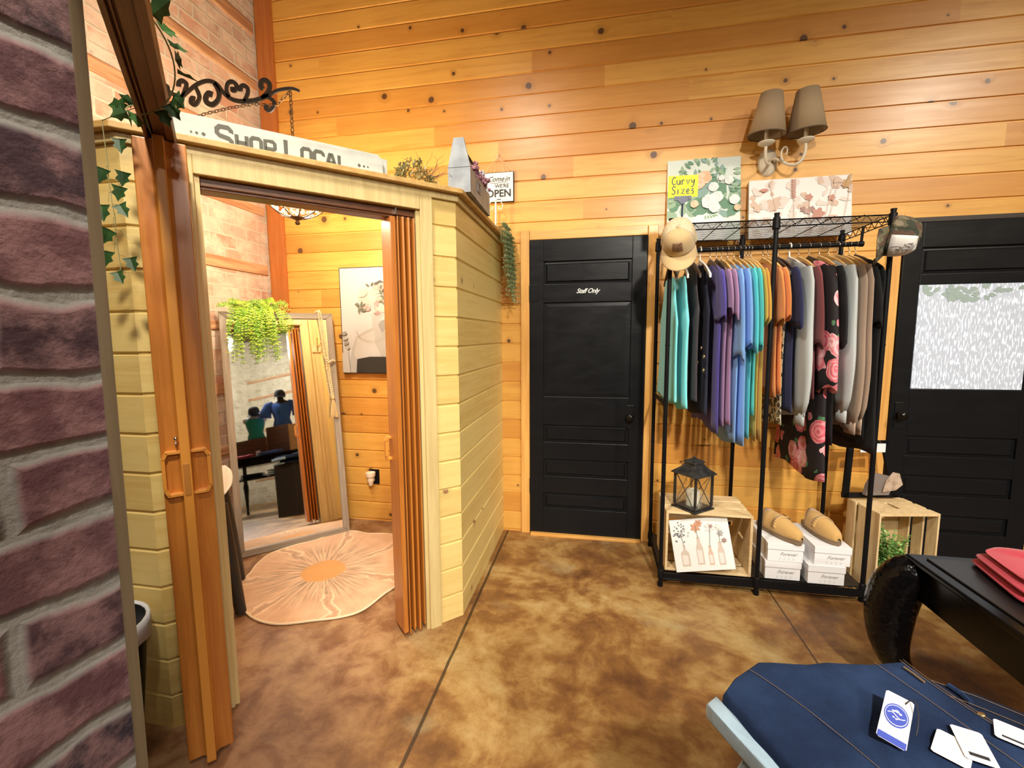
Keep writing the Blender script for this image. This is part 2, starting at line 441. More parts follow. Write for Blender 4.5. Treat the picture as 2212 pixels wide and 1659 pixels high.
def quad_uv(mb, O, xd, s0, s1, z0, z1, mat=0, uo=0.0):
    O = Vector(O); xd = Vector(xd); P = [(s0, z0), (s1, z0), (s1, z1), (s0, z1)]
    mb.add([(O.x + xd.x * s, O.y + xd.y * s, z) for s, z in P], [(0, 1, 2, 3)], mat, None, [(s + uo, z) for s, z in P])

# floor, ceiling, outer walls
struct(MB().bx(XL - .2, XR + .2, YF - .2, YB + .2, -.12, 0).build('floor', M_FLOOR))
struct(MB().bx(XL - .2, XR + .2, YF - .2, YB + .2, ZC, ZC + .1).build('ceiling', plain('ceiling_boards', (.13, .08, .045), .7)))
mb = MB(); planks(mb, (0, YB, 0), (1, 0, 0), (0, -1, 0), XL - .1, XR + .1, 0, ZC, -.1262, .1352, 3.0)
mb.bx(XL - .1, XR + .1, YB + .008, YB + .12, 0, ZC)
struct(mb.build('wall_back', M_PINE))
mb = MB(); quad_uv(mb, (XL, YB, 0), (0, -1, 0), -.1, YB - YF + .1, 0, ZC)
mb.bx(XL - .12, XL - .01, YF, YB, 0, ZC)
struct(mb.build('wall_left', M_BRICK))
for i, z in enumerate((.66, 1.08, 1.50, 1.915, 2.34, 2.755, 3.22, 3.60, 4.05)):
    w = .075 if i % 2 else .06
    struct(MB().bx(XL - .01, XL + .014, -1.0, YB - .03, z - w / 2, z + w / 2).build('trim_%d' % (i + 10), M_BATTEN, bev=.006))
mb = MB(); quad_uv(mb, (XR, YF, 0), (0, 1, 0), -.1, YB - YF + .1, 0, ZC); mb.bx(XR + .01, XR + .12, YF, YB, 0, ZC)
struct(mb.build('wall_right', M_BRICK2))
mb = MB(); quad_uv(mb, (XR, YF, 0), (-1, 0, 0), -.1, XR - XL + .1, 0, ZC); mb.bx(XL, XR, YF - .12, YF - .01, 0, ZC)
struct(mb.build('wall_front', M_BRICK2))
for i, z in enumerate((.62, 1.05, 1.48, 1.90, 2.33, 2.78, 3.25)):
    struct(MB().bx(XR - .015, XR + .01, YF, YB, z - .03, z + .03).build('trim_%d' % (i + 30), M_BATTEN))
# dark corner board between brick and pine
struct(MB().bx(XL + .02, XL + .15, YB - .022, YB + .01, 0, ZC).build('trim_1', M_POST, bev=.003))

# booth in the corner: side wall, diagonal front with the opening, short left wall
OT0, OT1, OZ = .182, .991, 1.968
WT = .115; WZ = 2.058; PS, PP = .1268, .1375
mb = MB()
planks(mb, C1, (0, 1, 0), (1, 0, 0), 0, YB - C1.y, 0, WZ, PS, PP, 1.3)
mb.bx(C1.x - WT, C1.x - .008, C1.y - .0, YB, 0, WZ)
struct(mb.build('wall_booth_side', M_PALE))
mb = MB()
for a, b, z0, z1, uo in ((0, OT0, 0, WZ, 7.2), (OT1, FLEN, 0, WZ, 9.1), (OT0, OT1, OZ, WZ, 11.0)):
    planks(mb, C1, FD, FN, a, b, z0, z1, PS, PP, uo)
    p = [(a, .008), (b, .008), (b, WT), (a, WT)]
    if a == 0: p[3] = (a + .04, WT)
    mb.prism(p, z0, z1, 0, FM())
struct(mb.build('wall_booth_front', M_PALE))
mb = MB()
planks(mb, C2, (-1, 0, 0), (0, -1, 0), 0, C2.x - XL, 0, WZ, PS, PP, 4.4)
mb.prism([(XL, C2.y + .008), (C2.x - .004, C2.y + .008), (C2.x + .045, C2.y + WT), (XL, C2.y + WT)], 0, WZ)
struct(mb.build('wall_booth_left', M_PALE))
# vertical board lining seen in the mirror
mb = MB(); W = MB()
n = 0; t = .02
while t < OT0 - .02: W.bx(t, min(t + .068, OT0 - .012), WT, WT + .010, 0, WZ, 0, FM()); t += .07
for t0, t1, z0 in ((OT0 - .055, OT0, 0), (OT1, OT1 + .055, 0)): W.bx(t0, t1, WT + .01, WT + .024, z0, OZ + .055, 0, FM())
W.bx(OT0, OT1, WT + .01, WT + .024, OZ, OZ + .055, 0, FM())
y = C1.y + .12
while y < YB - .05:
    W.bx(C1.x - WT - .010, C1.x - WT, y, min(y + .092, YB), 0, WZ); y += .094
struct(W.build('trim_2', M_CASE))
# casing and jambs of the opening
W = MB()
W.bx(OT0 - .058, OT0, -.018, 0, 0, OZ + .062, 0, FM()); struct(W.build('trim_3', M_CASE, bev=.003))
W = MB(); W.bx(OT1, OT1 + .058, -.018, 0, 0, OZ + .062, 0, FM()); struct(W.build('trim_4', M_CASE, bev=.003))
W = MB(); W.bx(OT0, OT1, -.018, 0, OZ, OZ + .062, 0, FM()); struct(W.build('trim_5', M_CASE, bev=.003))
W = MB(); W.bx(OT0, OT0 + .016, -.004, WT + .012, 0, OZ, 0, FM()); W.bx(OT1 - .016, OT1, -.004, WT + .012, 0, OZ, 0, FM())
struct(W.build('trim_6', M_CASE))
# ledge along the wall tops
def offset_path(P, d):
    out = []
    for i, p in enumerate(P):
        ns = []
        if i > 0: t = (P[i] - P[i - 1]).normalized(); ns.append(Vector((t.y, -t.x)))
        if i < len(P) - 1: t = (P[i + 1] - P[i]).normalized(); ns.append(Vector((t.y, -t.x)))
        if len(ns) == 1: out.append(p + ns[0] * d)
        else:
            m = (ns[0] + ns[1]).normalized(); out.append(p + m * (d / m.dot(ns[0])))
    return out
path = [Vector((XL + .01, C2.y)), Vector(C2.xy), Vector(C1.xy), Vector((C1.x, YB - .008))]
oo = offset_path(path, .042); ii = offset_path(path, -.16)
for k in range(3):
    mb = MB(); mb.prism([oo[k], oo[k + 1], ii[k + 1], ii[k]], 2.060, 2.082)
    o = struct(mb.build('trim_%d' % (50 + k), M_CAP, bev=.003))
o1 = offset_path(path, .014)
for k in range(3):
    mb = MB(); mb.prism([o1[k], o1[k + 1], path[k + 1], path[k]], 2.030, 2.060)
    struct(mb.build('trim_%d' % (54 + k), M_CASE, bev=.002))

# near brick-print partition, almost parallel to the left wall
PE = Vector((-.640, .480, 0)); PD = Vector((-.118, -.993, 0)).normalized(); PN = Vector((-PD.y, PD.x, 0))
if PN.x < 0: PN = -PN
mb = MB()
ZT = Vector((PN.x * .024, PN.y * .024, 1)); PE = PE - PN * (.85 * .024)
P = [(0, 0), (1.9, 0), (1.9, 2.15), (0, 2.15)]
mb.add([tuple(PE + PD * s + ZT * z) for s, z in P], [(3, 2, 1, 0)], 0, None, [(s + .13, z + .028) for s, z in P])
mb.prism([(0, .001), (1.9, .001), (1.9, .03), (0, .03)], 0, 2.15, 0, basis(PE, PD, -PN, ZT))
struct(mb.build('wall_partition', M_DARKBRICK))
mb = MB(); mb.bx(-.001, .0125, -.003, 0, 0, 2.15, 0, basis(PE, PD, -PN, ZT))
struct(mb.build('trim_60', wood('partition_edge', (.20, .15, .09), (.13, .09, .05), 2, .6)))

# ------------------------------------------------------------------ doors
def panel_door(name, x0, x1, ztop, panels, glass=None, stile=.095, yf=YB - .034):
    z0 = .022
    mb = MB()
    mb.bx(x0, x1, yf + .014, YB - .006, z0, ztop)
    mb.bx(x0, x0 + stile, yf, yf + .016, z0, ztop); mb.bx(x1 - stile, x1, yf, yf + .016, z0, ztop)
    ed = sorted(panels + ([glass] if glass else []))
    zs = [z0] + [q for p in ed for q in p] + [ztop]
    for i in range(0, len(zs), 2): mb.bx(x0 + stile - .001, x1 - stile + .001, yf, yf + .016, zs[i], zs[i + 1])
    d = struct(mb.build(name, M_DOOR, bev=.0035))
    for a, b in panels:
        h = b - a; m = .026 if h > .2 else .022
        q = MB(); xa, xb = x0 + stile + .004, x1 - stile - .004
        o_ = [(xa, a + .004), (xb, a + .004), (xb, b - .004), (xa, b - .004)]
        i_ = [(xa + m, a + m), (xb - m, a + m), (xb - m, b - m), (xa + m, b - m)]
        rings = [[(x, yf + .0139, z) for x, z in o_], [(x, yf + .012, z) for x, z in [(p[0] + (.012 if k in (0, 3) else -.012), p[1] + (.012 if k < 2 else -.012)) for k, p in enumerate(o_)]], [(x, yf + .004, z) for x, z in i_]]
        if h > .5: rings = rings[:1] + [[(x, yf + .0115, z) for x, z in i_]]
        q.loft(rings, 0, None, True, True)
        q.build('panel', M_DOOR, d)
    return d, yf
PAN = [(.206, .314), (.436, .558), (.680, .800), (.999, 1.636), (1.758, 1.908)]
D1, yf = panel_door('door_1', -.446, .320, 2.050, PAN)
tag(D1, 'black panelled door lettered Staff Only', 'door')
def knob(par, x, z, yf):
    k = MB(); k.bx(x - .022, x + .022, yf - .004, yf, z - .085, z + .075)
    k.build('escutcheon', plain('dark_plate', (.02, .02, .021), .3, .6), par, bev=.002)
    k = MB(); k.lathe([(.0, -.058), (.018, -.056), (.027, -.045), (.027, -.036), (.014, -.026), (.010, -.010), (.016, -.004)], 20, 0, TR((x, yf, z), (0, 0, 0)) @ Matrix.Rotation(rad(-90), 4, 'X'))
    k.build('door_knob', plain('dark_knob', (.03, .028, .026), .2, .8), par, smooth=True)
def knob2(par, x, z, yf):
    k = MB(); k.bx(x - .022, x + .022, yf - .004, yf, z - .085, z + .075)
    k.build('escutcheon', plain('dark_plate', (.02, .02, .021), .3, .6), par, bev=.002)
    prof = [(.016, .004), (.010, .010), (.010, .026), (.020, .036), (.027, .044), (.024, .056), (.0, .060)]
    k = MB(); k.lathe(prof, 20, 0, basis((x, yf, z), (1, 0, 0), (0, 0, 1), (0, -1, 0)))
    k.build('door_knob', plain('dark_knob', (.03, .028, .026), .2, .8), par, smooth=True)
knob2(D1, .232, .875, yf)
for z in (1.70, .36):
    MB().bx(-.448, -.385, yf - .003, yf, z - .055, z + .055).build('hinge', M_DOOR, D1, bev=.001)
for word, x in (('Staff', -.100), ('Only', -.022)):
    vs, fs = text_mb(word, .042, .38, .0006, .0005, .90)
    MB().add(vs, fs, 0, basis((x, yf - .001, 1.708), (1, 0, 0), (0, 0, 1), (0, -1, 0))).build('lettering', M_WHITE, D1)
# casings
def casing(i, x0, x1, ztop, w=.064, mat=None, right=True):
    m = mat or M_DCASE
    struct(MB().bx(x0 - w, x0 - .002, YB - .022, YB + .004, 0, ztop + w).build('trim_%d' % i, m, bev=.004))
    if right: struct(MB().bx(x1 + .002, x1 + w, YB - .022, YB + .004, 0, ztop + w).build('trim_%d' % (i + 1), m, bev=.004))
M_DCH = wood('door_casing_head', (.80, .45, .13), (.66, .31, .07), 0, .4, coat=.2)
casing(70, -.446, .320, 2.052)
struct(MB().bx(-.446, .320, YB - .022, YB + .004, 2.054, 2.116).build('trim_72', M_DCH, bev=.004))
struct(MB().bx(-.44, .315, YB - .06, YB + .004, 0, .02).build('trim_73', M_DCH, bev=.003))
D2, yf2 = panel_door('door_2', 1.756, 2.512, 2.050, [(.206, .314), (.436, .558), (.680, .800), (1.758, 1.908)], (1.086, 1.698))
tag(D2, 'black panelled door with a frosted square window', 'door')
knob2(D2, 1.800, .930, yf2)
casing(76, 1.756, 2.512, 2.052)
struct(MB().bx(1.70, 2.57, YB - .026, YB + .004, 2.052, 2.080).build('trim_78', plain('dark_head', (.03, .018, .012), .5), bev=.003))
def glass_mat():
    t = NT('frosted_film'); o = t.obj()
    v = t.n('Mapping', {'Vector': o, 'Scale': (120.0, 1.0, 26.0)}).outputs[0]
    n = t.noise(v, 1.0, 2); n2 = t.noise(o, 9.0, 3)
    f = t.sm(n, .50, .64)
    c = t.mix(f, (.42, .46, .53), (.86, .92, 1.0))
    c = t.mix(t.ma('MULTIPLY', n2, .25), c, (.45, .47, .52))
    t.set(Base_Color=c, Roughness=.35, Emission_Color=c, Emission_Strength=.42)  # emission stands in for light coming from the room behind
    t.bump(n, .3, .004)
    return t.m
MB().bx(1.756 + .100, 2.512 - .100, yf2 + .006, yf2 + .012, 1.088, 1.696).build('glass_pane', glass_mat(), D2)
mb = MB(); rr = random.Random(3)
for k in range(46):
    x = 2.02 + rr.gauss(.12, .16); x = min(max(x, 1.87), 2.40); h = max(0, 1 - abs(x - 2.12) / .36)
    z = 1.685 - rr.random() * .085 * h - .003
    mb.flat([(a, b) for a, b in leafshape(x, z, .045, .026, rr.uniform(0, 6.28)) if 1.0 < b < 1.696 or True], .00006 * k, 0, basis((0, yf2 + .0055, 0), (1, 0, 0), (0, 0, 1), (0, -1, 0)))
for p in range(len(mb.v)):
    x, y, z = mb.v[p]; mb.v[p] = (min(max(x, 1.860), 2.408), y, min(z, 1.696))
mb.build('leaf_decal', plain('leaf_decal', (.34, .44, .42), .6), D2)

# ------------------------------------------------------------------ accordion doors and track beam
tr = thing('accordion_door', 'folded orange accordion door standing at the right side of the booth opening', 'folding door', FP(OT0 + .07, -.06, 0), (0, 0, math.atan2(FD.y, FD.x)))
# local x along front (left), local y is -(outward)?  use right-handed frame: x=FD, y=-FN
def loc_parts(parent): return parent
Ry = -FN
mb = MB(); mb.bx(.040, .062, -.055, .072, .028, 1.925); mb.build('lead_post', M_ACC, tr, bev=.003)
mb = MB(); mb.bx(.034, .040, -.055, .072, 1.935, 1.962); mb.build('track_glide', M_CHROME, tr)
for k in range(6):
    x = -.040 + k * .0128; s = 1 if k % 2 else -1
    mb = MB(); mb.prism([(x - .002 - .0045 * s, -.052), (x + .003 - .0045 * s, -.054), (x + .003 + .0045 * s, .066), (x - .002 + .0045 * s, .068)], .035 - .012 * (k % 3), 1.93)
    mb.build('pleat', M_ACC, tr, bev=.0015)
def dhandle(par, M, w=.032, h=.115, r=.0055, mat=M_ACCL):
    mb = MB(); P = [(0, 0, h / 2), (w * .8, 0, h / 2), (w, 0, h * .36), (w, 0, -h * .36), (w * .8, 0, -h / 2), (0, 0, -h / 2)]
    for a, b in zip(P, P[1:]):
        a = Vector(a); b = Vector(b); d = (b - a); L = d.length; d.normalize()
        mb.box((0, 0, 0), (r * 2, .022, L + r * 1.4), 0, M @ basis((a + b) / 2, (d.z, 0, -d.x), (0, 1, 0), d))
    return mb.build('pull_handle', mat, par, bev=.0015)
dhandle(tr, TR((.062, -.030, .90)), .022, .10)
# header track inside the opening
mb = MB(); mb.bx(OT0 + .016, OT1 - .016, .020, .095, 1.928, 1.966, 0, FM()); mb.bx(OT0 + .016, OT1 - .016, .012, .020, 1.938, 1.966, 0, FM())
struct(mb.build('trim_80', M_ACCD, bev=.003))

# track beam running out from the booth front over the camera
BT = FLEN - .118
mb = MB(); L = 3.0
def bm(x0, x1, z0, z1, y0=-.05, y1=L): mb.bx(x0, x1, y0, y1, z0, z1)
bm(-.036, .036, 2.018, 2.058, .045); bm(-.036, -.026, 1.998, 2.02); bm(-.012, .036, 2.004, 2.02); bm(.016, .036, 1.996, 2.006); bm(-.0215, -.0175, 2.004, 2.02)
o = mb.build('beam', M_BEAM, None, bev=.002)
o.matrix_world = basis(FP(BT, 0, 0), -FD, FN, (0, 0, 1)); o.name = 'trim_81'; struct(o)
st = thing('accordion_door', 'folded orange accordion door with ring handles hanging from the dark track beam', 'folding door', FP(BT + .002, 0, 0), (0, 0, math.atan2(FN.y, FN.x)))
# local x = outward FN, local y = FD rotated +90 = left of FN
yl = Vector((-FN.y, FN.x, 0)); sgn = 1 if yl.dot(-FD) > 0 else -1
mb = MB(); mb.bx(.205, .248, -.013, .013, .012, 1.993); mb.build('lead_post', M_ACCL, st, bev=.003)
mb = MB(); mb.bx(.2482, .2505, -.008, .008, .93, 1.03)
mb.build('latch_plate', plain('latch_plate', (.50, .20, .04), .4), st, bev=.001)
for sd in (-1, 1):
    for k in range(5):
        x = .192 - k * .036; a, b = (.010, .058) if k % 2 == 0 else (.058, .010)
        mb = MB(); y0, y1 = sd * a, sd * b
        mb.prism([(x + .018, y0), (x + .022, y0 + sd * .002), (x - .014, y1 + sd * .002), (x - .018, y1)], .012, 1.993)
        mb.build('pleat', M_ACC, st, bev=.001)
    mb = MB(); mb.bx(.196, .206, sd * .012, sd * .064, .012, 1.993) if sd > 0 else mb.bx(.196, .206, -.064, -.012, .012, 1.993)
    mb.build('front_panel', M_ACC, st, bev=.003)
    Mh = TR((.214, sd * .012, .995)) @ (Matrix.Rotation(rad(90 * sd), 4, 'Z'))
    dhandle(st, Mh, .046, .135, .005, M_ACCL)
mb = MB(); mb.tube([(.206, .022 * -sgn, 1.098), (.228, .022 * -sgn, 1.098)], .0022, 6); mb.tube([(.226, .022 * -sgn, 1.098), (.226, .022 * -sgn, 1.075)], .0022, 6); mb.sphere((.226, .022 * -sgn, 1.107), .006)
mb.build('latch_hook', M_CHROME, st, smooth=True)
# ------------------------------------------------------------------ leaning mirror
MIB = Vector((-2.0, 2.600, 0.0)); e45 = Vector((.7071, .7071, 0)); m45 = Vector((.7071, -.7071, 0))
MT = rad(8.3); MW, ML = .70, 1.60
mi = thing('leaning_mirror', 'tall grey-framed mirror leaning in the corner of the booth', 'mirror', MIB)
mi.matrix_world = basis(MIB, e45, m45 * math.sin(MT) * -1 * -1 * 0 + (Vector((0, 0, 1)) * math.cos(MT) - m45 * math.sin(MT)), m45 * math.cos(MT) + Vector((0, 0, 1)) * math.sin(MT))
# local: x across, y up along the glass, z towards the room
M_MFR = wood('grey_frame_wood', (.36, .30, .24), (.24, .20, .155), 1, .5)
M_MFRH = wood('grey_frame_wood_across', (.36, .30, .24), (.24, .20, .155), 0, .5)
fw_ = .042; h = MW / 2
for nm, P in (('frame_side', [(-h, 0), (-h + fw_, fw_), (-h + fw_, ML - fw_), (-h, ML)]), ('frame_side', [(h, 0), (h, ML), (h - fw_, ML - fw_), (h - fw_, fw_)])):
    MB().prism(P, -.012, .018).build(nm, M_MFR, mi, bev=.004)
for nm, P in (('frame_top', [(-h, ML), (-h + fw_, ML - fw_), (h - fw_, ML - fw_), (h, ML)]), ('frame_bottom', [(-h, 0), (h, 0), (h - fw_, fw_), (-h + fw_, fw_)])):
    MB().prism(P, -.012, .018).build(nm, M_MFRH, mi, bev=.004)
MB().bx(-h + .01, h - .01, .01, ML - .01, -.010, .002).build('glass', plain('mirror_glass', (.93, .94, .93), .02, 1.0), mi)
MIM = mi.matrix_world.copy()

# fern garland over the mirror's top rail
fg = thing('fern_garland', 'bright green artificial fern draped over the mirror top', 'artificial plant')
fg.matrix_world = MIM @ Matrix.Translation((-.155, ML, .02))
rr = random.Random(11)
stem = MB(); fol = MB()
def frond(mb, P, w, nl, mat=0, rnd=rr, up=(0, 0, 1)):
    P = [Vector(p) for p in P]
    for i in range(nl):
        f = i / (nl - 1) * (len(P) - 1); k = min(int(f), len(P) - 2); q = P[k].lerp(P[k + 1], f - k)
        t = (P[k + 1] - P[k]).normalized(); s = t.cross(Vector(up))
        if s.length < .1: s = t.orthogonal()
        s.normalize(); ww = w * (math.sin(PI * min(1, .18 + .82 * (1 - i / nl))) * .75 + .25)
        for sd in (-1, 1):
            leaf3(mb, q, s * sd + t * .45 + Vector((rnd.uniform(-.2, .2), rnd.uniform(-.2, .2), rnd.uniform(-.1, .3))), up, ww * rnd.uniform(.8, 1.1), ww * .34, rnd.choice((0, 0, 1)) if mat is None else mat, .15)
for k in range(58):
    x = rr.uniform(-.135, .125); lobe = abs(x + .085) < .045 or abs(x - .06) < .05
    L = rr.uniform(.24, .34) if lobe and rr.random() < .55 else rr.uniform(.08, .20); dx = rr.uniform(-.11, .11); o_ = rr.uniform(.03, .11)
    P = [(x, .0, 0), (x + dx * .25, .045 * rr.random() + .01, .03), (x + dx * .55, .01 - L * .15, o_), (x + dx * .85, -L * .55, o_ + .015), (x + dx * .95, -L, o_ - .015)]
    stem.tube(P, .0011, 4); frond(fol, P, rr.uniform(.018, .027), 18, None, rr, (rr.uniform(-.7, .7), rr.uniform(-.2, .6), 1))
for k in range(26):
    x = rr.uniform(-.13, .12); a = rr.uniform(-.3, PI + .3); q = rr.uniform(.05, .10)
    P = [(x, 0, 0), (x + q * .4 * math.cos(a), .025 + q * .35, .02), (x + q * math.cos(a), .03 + q * .6 * max(.1, math.sin(a)), .05), (x + q * 1.5 * math.cos(a), .015 + q * .45 * math.sin(a), .07)]
    stem.tube(P, .0011, 4); frond(fol, P, rr.uniform(.016, .024), 12, None, rr, (rr.uniform(-.6, .6), rr.uniform(-.6, .6), 1))
stem.build('stems', M_LEAF4, fg); fol.build('fronds', [M_LEAF1, plain('fern_lime', (.56, .74, .09), .5)], fg)

# bead garland with tassel
bg = thing('bead_garland', 'wooden bead garland with a tassel hanging over the mirror corner', 'bead garland')
bg.matrix_world = MIM @ Matrix.Translation((.262, ML, .03))
M_BEAD = plain('bead_wood', (.78, .62, .40), .5)
mb = MB()
def beads(P, r, step):
    P = [Vector(p) for p in P]; acc = 0.0; nxt = 0.0
    for a, b in zip(P, P[1:]):
        L = (b - a).length
        while nxt <= acc + L:
            q = a.lerp(b, (nxt - acc) / L); mb.sphere(q, r, 8); nxt += step
        acc += L
beads([(-.02, .010, -.03), (0, .018, -.005), (.004, 0, .006), (.03, -.30, .006), (.045, -.60, .006)], .0075, .0145)
beads([(-.025, .010, -.03), (-.01, .018, -.005), (-.010, 0, .004), (.012, -.30, .004), (.036, -.60, .004)], .0065, .0125)
beads([(.02, -.33, .012), (.03, -.36, .016), (.055, -.345, .012), (.078, -.35, .0)], .009, .016)
mb.build('beads', M_BEAD, bg, smooth=True)
mb = MB(); T0 = Vector((.042, -.615, .006)); mb.sphere(T0, .013, 10, 0, None, (1, 1.2, 1))
for k in range(40):
    a = rr.uniform(0, 6.28); q = rr.uniform(.2, 1)
    mb.tube([T0 + Vector((.006 * math.cos(a), -.012, .004 * math.sin(a))), T0 + Vector((.018 * q * math.cos(a), -.06, .010 * q * math.sin(a))), T0 + Vector((.030 * q * math.cos(a) + .004, -.125 - .02 * rr.random(), .014 * q * math.sin(a)))], .0016, 4)
mb.build('tassel', plain('jute', (.62, .45, .22), .8), bg)

# ------------------------------------------------------------------ flower rug
def rug():
    cx, cy = -1.60, 2.30; t = NT('flower_rug'); o = t.obj(); x, y, z = t.sep(o)
    n = t.noise(o, 9.0, 4); nn = t.ma('SUBTRACT', n, .5)
    r = t.ma('SQRT', t.ma('ADD', t.ma('MULTIPLY', x, x), t.ma('MULTIPLY', y, y)))
    a = t.ma('ARCTAN2', y, x)
    a2 = t.ma('ADD', a, t.ma('MULTIPLY', nn, .35))
    pet = t.ma('ABSOLUTE', t.ma('SINE', t.ma('MULTIPLY', a2, 3.5)))
    streak = t.noise(t.xyz(t.ma('MULTIPLY', a, 9.0), t.ma('MULTIPLY', r, 2.0)), 2.2, 4, .6)
    rays = t.ma('MULTIPLY', t.sm(streak, .45, .62), t.ma('SUBTRACT', 1.0, t.sm(t.ma('ADD', r, t.ma('MULTIPLY', t.ma('SUBTRACT', streak, .5), .35)), .20, .46)))
    c = t.mix(t.sm(t.ma('ADD', t.ma('MULTIPLY', n, .7), t.ma('MULTIPLY', streak, .3)), .35, .7), (.72, .47, .29), (.60, .35, .20))
    edge = t.ma('SUBTRACT', 1.0, t.sm(t.ma('ABSOLUTE', t.ma('SUBTRACT', pet, t.ma('ADD', .22, t.ma('MULTIPLY', nn, .3)))), .0, .09))
    c = t.mix(t.ma('MULTIPLY', t.ma('MULTIPLY', edge, t.sm(r, .2, .32)), .8), c, (.86, .66, .46))
    gap = t.ma('MULTIPLY', t.ma('SUBTRACT', 1.0, t.sm(pet, .02, .22)), t.sm(r, .15, .3))
    c = t.mix(t.ma('MULTIPLY', gap, .65), c, (.40, .23, .12))
    c = t.mix(t.ma('MULTIPLY', rays, .9), c, (.20, .14, .075))
    cen = t.ma('SUBTRACT', 1.0, t.sm(t.ma('ADD', r, t.ma('MULTIPLY', nn, .05)), .115, .135))
    c = t.mix(cen, c, t.mix(n, (.66, .32, .07), (.52, .23, .05)))
    t.set(Base_Color=c, Roughness=.95, Sheen_Weight=.4); t.bump(t.noise(o, 260, 2), .3, .004)
    out = []
    base = [(-1.88, 1.955), (-1.70, 1.835), (-1.53, 1.805), (-1.37, 1.86), (-1.24, 1.915), (-1.165, 1.99), (-1.125, 2.14), (-1.07, 2.30), (-1.07, 2.46), (-1.15, 2.57), (-1.21, 2.70), (-1.33, 2.80), (-1.45, 2.84), (-1.60, 2.82), (-1.72, 2.84), (-1.83, 2.78), (-1.90, 2.66), (-2.0, 2.56), (-2.07, 2.44), (-2.06, 2.30), (-2.02, 2.20), (-1.99, 2.08)]
    n_ = len(base)
    for i in range(n_):
        p0, p1, p2, p3 = (Vector(base[(i + k) % n_]) for k in (-1, 0, 1, 2))
        for s in range(5):
            u = s / 5; q = .5 * ((2 * p1) + (p2 - p0) * u + (2 * p0 - 5 * p1 + 4 * p2 - p3) * u * u + (3 * p1 - p0 - 3 * p2 + p3) * u ** 3)
            out.append((q.x - cx, q.y - cy))
    mb = MB(); mb.prism(out, .001, .011)
    o_ = mb.build('flower_rug', t.m, bev=.002); o_.location = (cx, cy, 0)
    tag(o_, 'peach flower-shaped rug on the booth floor', 'rug')
    b = MB(); b.tube([(p[0], p[1], .008) for p in out], .006, 6, closed=True); b.build('binding', plain('rug_binding', (.80, .66, .46), .9), o_, smooth=True)
rug()

# ------------------------------------------------------------------ picture of a woman with flowers over her eyes
pc = thing('framed_print', 'portrait print of a woman with flowers over her eyes on the orange wall', 'picture', (-1.655, YB - .004, 1.532))
# local x right, y into wall, z up ; width .40 height .774
PWd, PHt = .47, .774; X0 = -.205
MB().bx(X0, X0 + PWd, -.022, 0, -PHt / 2, PHt / 2).build('frame', plain('thin_black_frame', (.03, .03, .03), .4), pc)
G = lambda v: (v, v, v * 1.02)
pm = [plain('print_ground', (0.541, 0.541, 0.561), .5), plain('print_skin', (0.436, 0.426, 0.422), .5), plain('print_skin_light', (0.515, 0.505, 0.502), .5), plain('print_hair', (0.086, 0.089, 0.079), .5), plain('print_dress', (0.023, 0.023, 0.023), .5),
      plain('print_cream', (0.528, 0.488, 0.436), .5), plain('print_pink', (0.475, 0.277, 0.277), .5), plain('print_leaf', (0.145, 0.165, 0.119), .5), plain('print_shadow', (0.297, 0.290, 0.284), .5), plain('print_lip', (0.343, 0.218, 0.211), .5), plain('print_peach', (0.488, 0.343, 0.277), .5)]
mb = MB(); lay = [0]
def Q(poly, m):
    lay[0] += 1
    cl = [(min(max(x, X0 + .006), X0 + PWd - .006), min(max(y, -PHt / 2 + .006), PHt / 2 - .006)) for x, y in poly]
    mb.flat(cl, .0225 + .00012 * lay[0], m, basis((0, 0, 0), (1, 0, 0), (0, 0, 1), (0, -1, 0)))
Q([(X0, -.387), (X0 + PWd, -.387), (X0 + PWd, .387), (X0, .387)], 0)
Q([(-.16, -.387), (-.125, -.20), (-.09, -.12), (-.02, -.075), (.045, -.05), (.045, .02), (.14, .02), (.15, -.05), (.20, -.09), (.25, -.12), (.265, -.387)], 1)
Q([(-.11, -.25), (-.08, -.13), (.0, -.09), (.06, -.07), (.06, -.16), (.10, -.24), (.12, -.30), (-.08, -.30)], 2)
Q([(.09, -.03), (.145, .03), (.15, -.055), (.12, -.09)], 8)
Q(blob(.105, .135, .085, .135, .12, 22), 2)
Q([(.02, .06), (.05, .015), (.09, .0), (.13, .03), (.17, .10), (.18, .17), (.14, .12), (.10, .05), (.06, .03)], 1)
Q([(.07, .27), (.12, .29), (.17, .26), (.195, .19), (.185, .13), (.165, .12), (.16, .17), (.12, .22), (.08, .24)], 3)
Q([(.178, .12), (.20, .13), (.198, .09), (.18, .07)], 1)
Q([(.055, .052), (.078, .062), (.10, .060), (.118, .048), (.095, .036), (.072, .036)], 9)
Q([(.075, .10), (.09, .083), (.078, .078), (.068, .086)], 8)
r3 = random.Random(5)
for cx, cy, s, m in ((.01, .165, .07, 5), (.055, .19, .055, 5), (.13, .14, .05, 10), (.10, .105, .045, 6), (.135, .095, .04, 5), (.10, .225, .04, 10), (.13, .245, .03, 6), (.01, .10, .035, 6), (-.02, .20, .035, 5)):
    for k in range(7):
        a = k * .9; q = s * (1 - k * .11)
        Q(blob(cx + r3.uniform(-.1, .1) * s, cy + r3.uniform(-.1, .1) * s, q, q * .85, a, 12, .12, r3), m if k % 2 == 0 else (5 if m != 5 else 2))
for k in range(26):
    a = r3.uniform(0, 6.28); cx, cy = r3.choice(((-.05, .11), (-.03, .09), (.06, .24), (.15, .21), (.155, .15), (.2, .20), (-.085, .105)))
    Q(leafshape(cx + r3.uniform(-.03, .03), cy + r3.uniform(-.03, .03), .035, .014, a), 7)
Q([(-.09, -.387), (-.08, -.28), (.02, -.262), (.14, -.262), (.265, -.275), (.265, -.387)], 4)
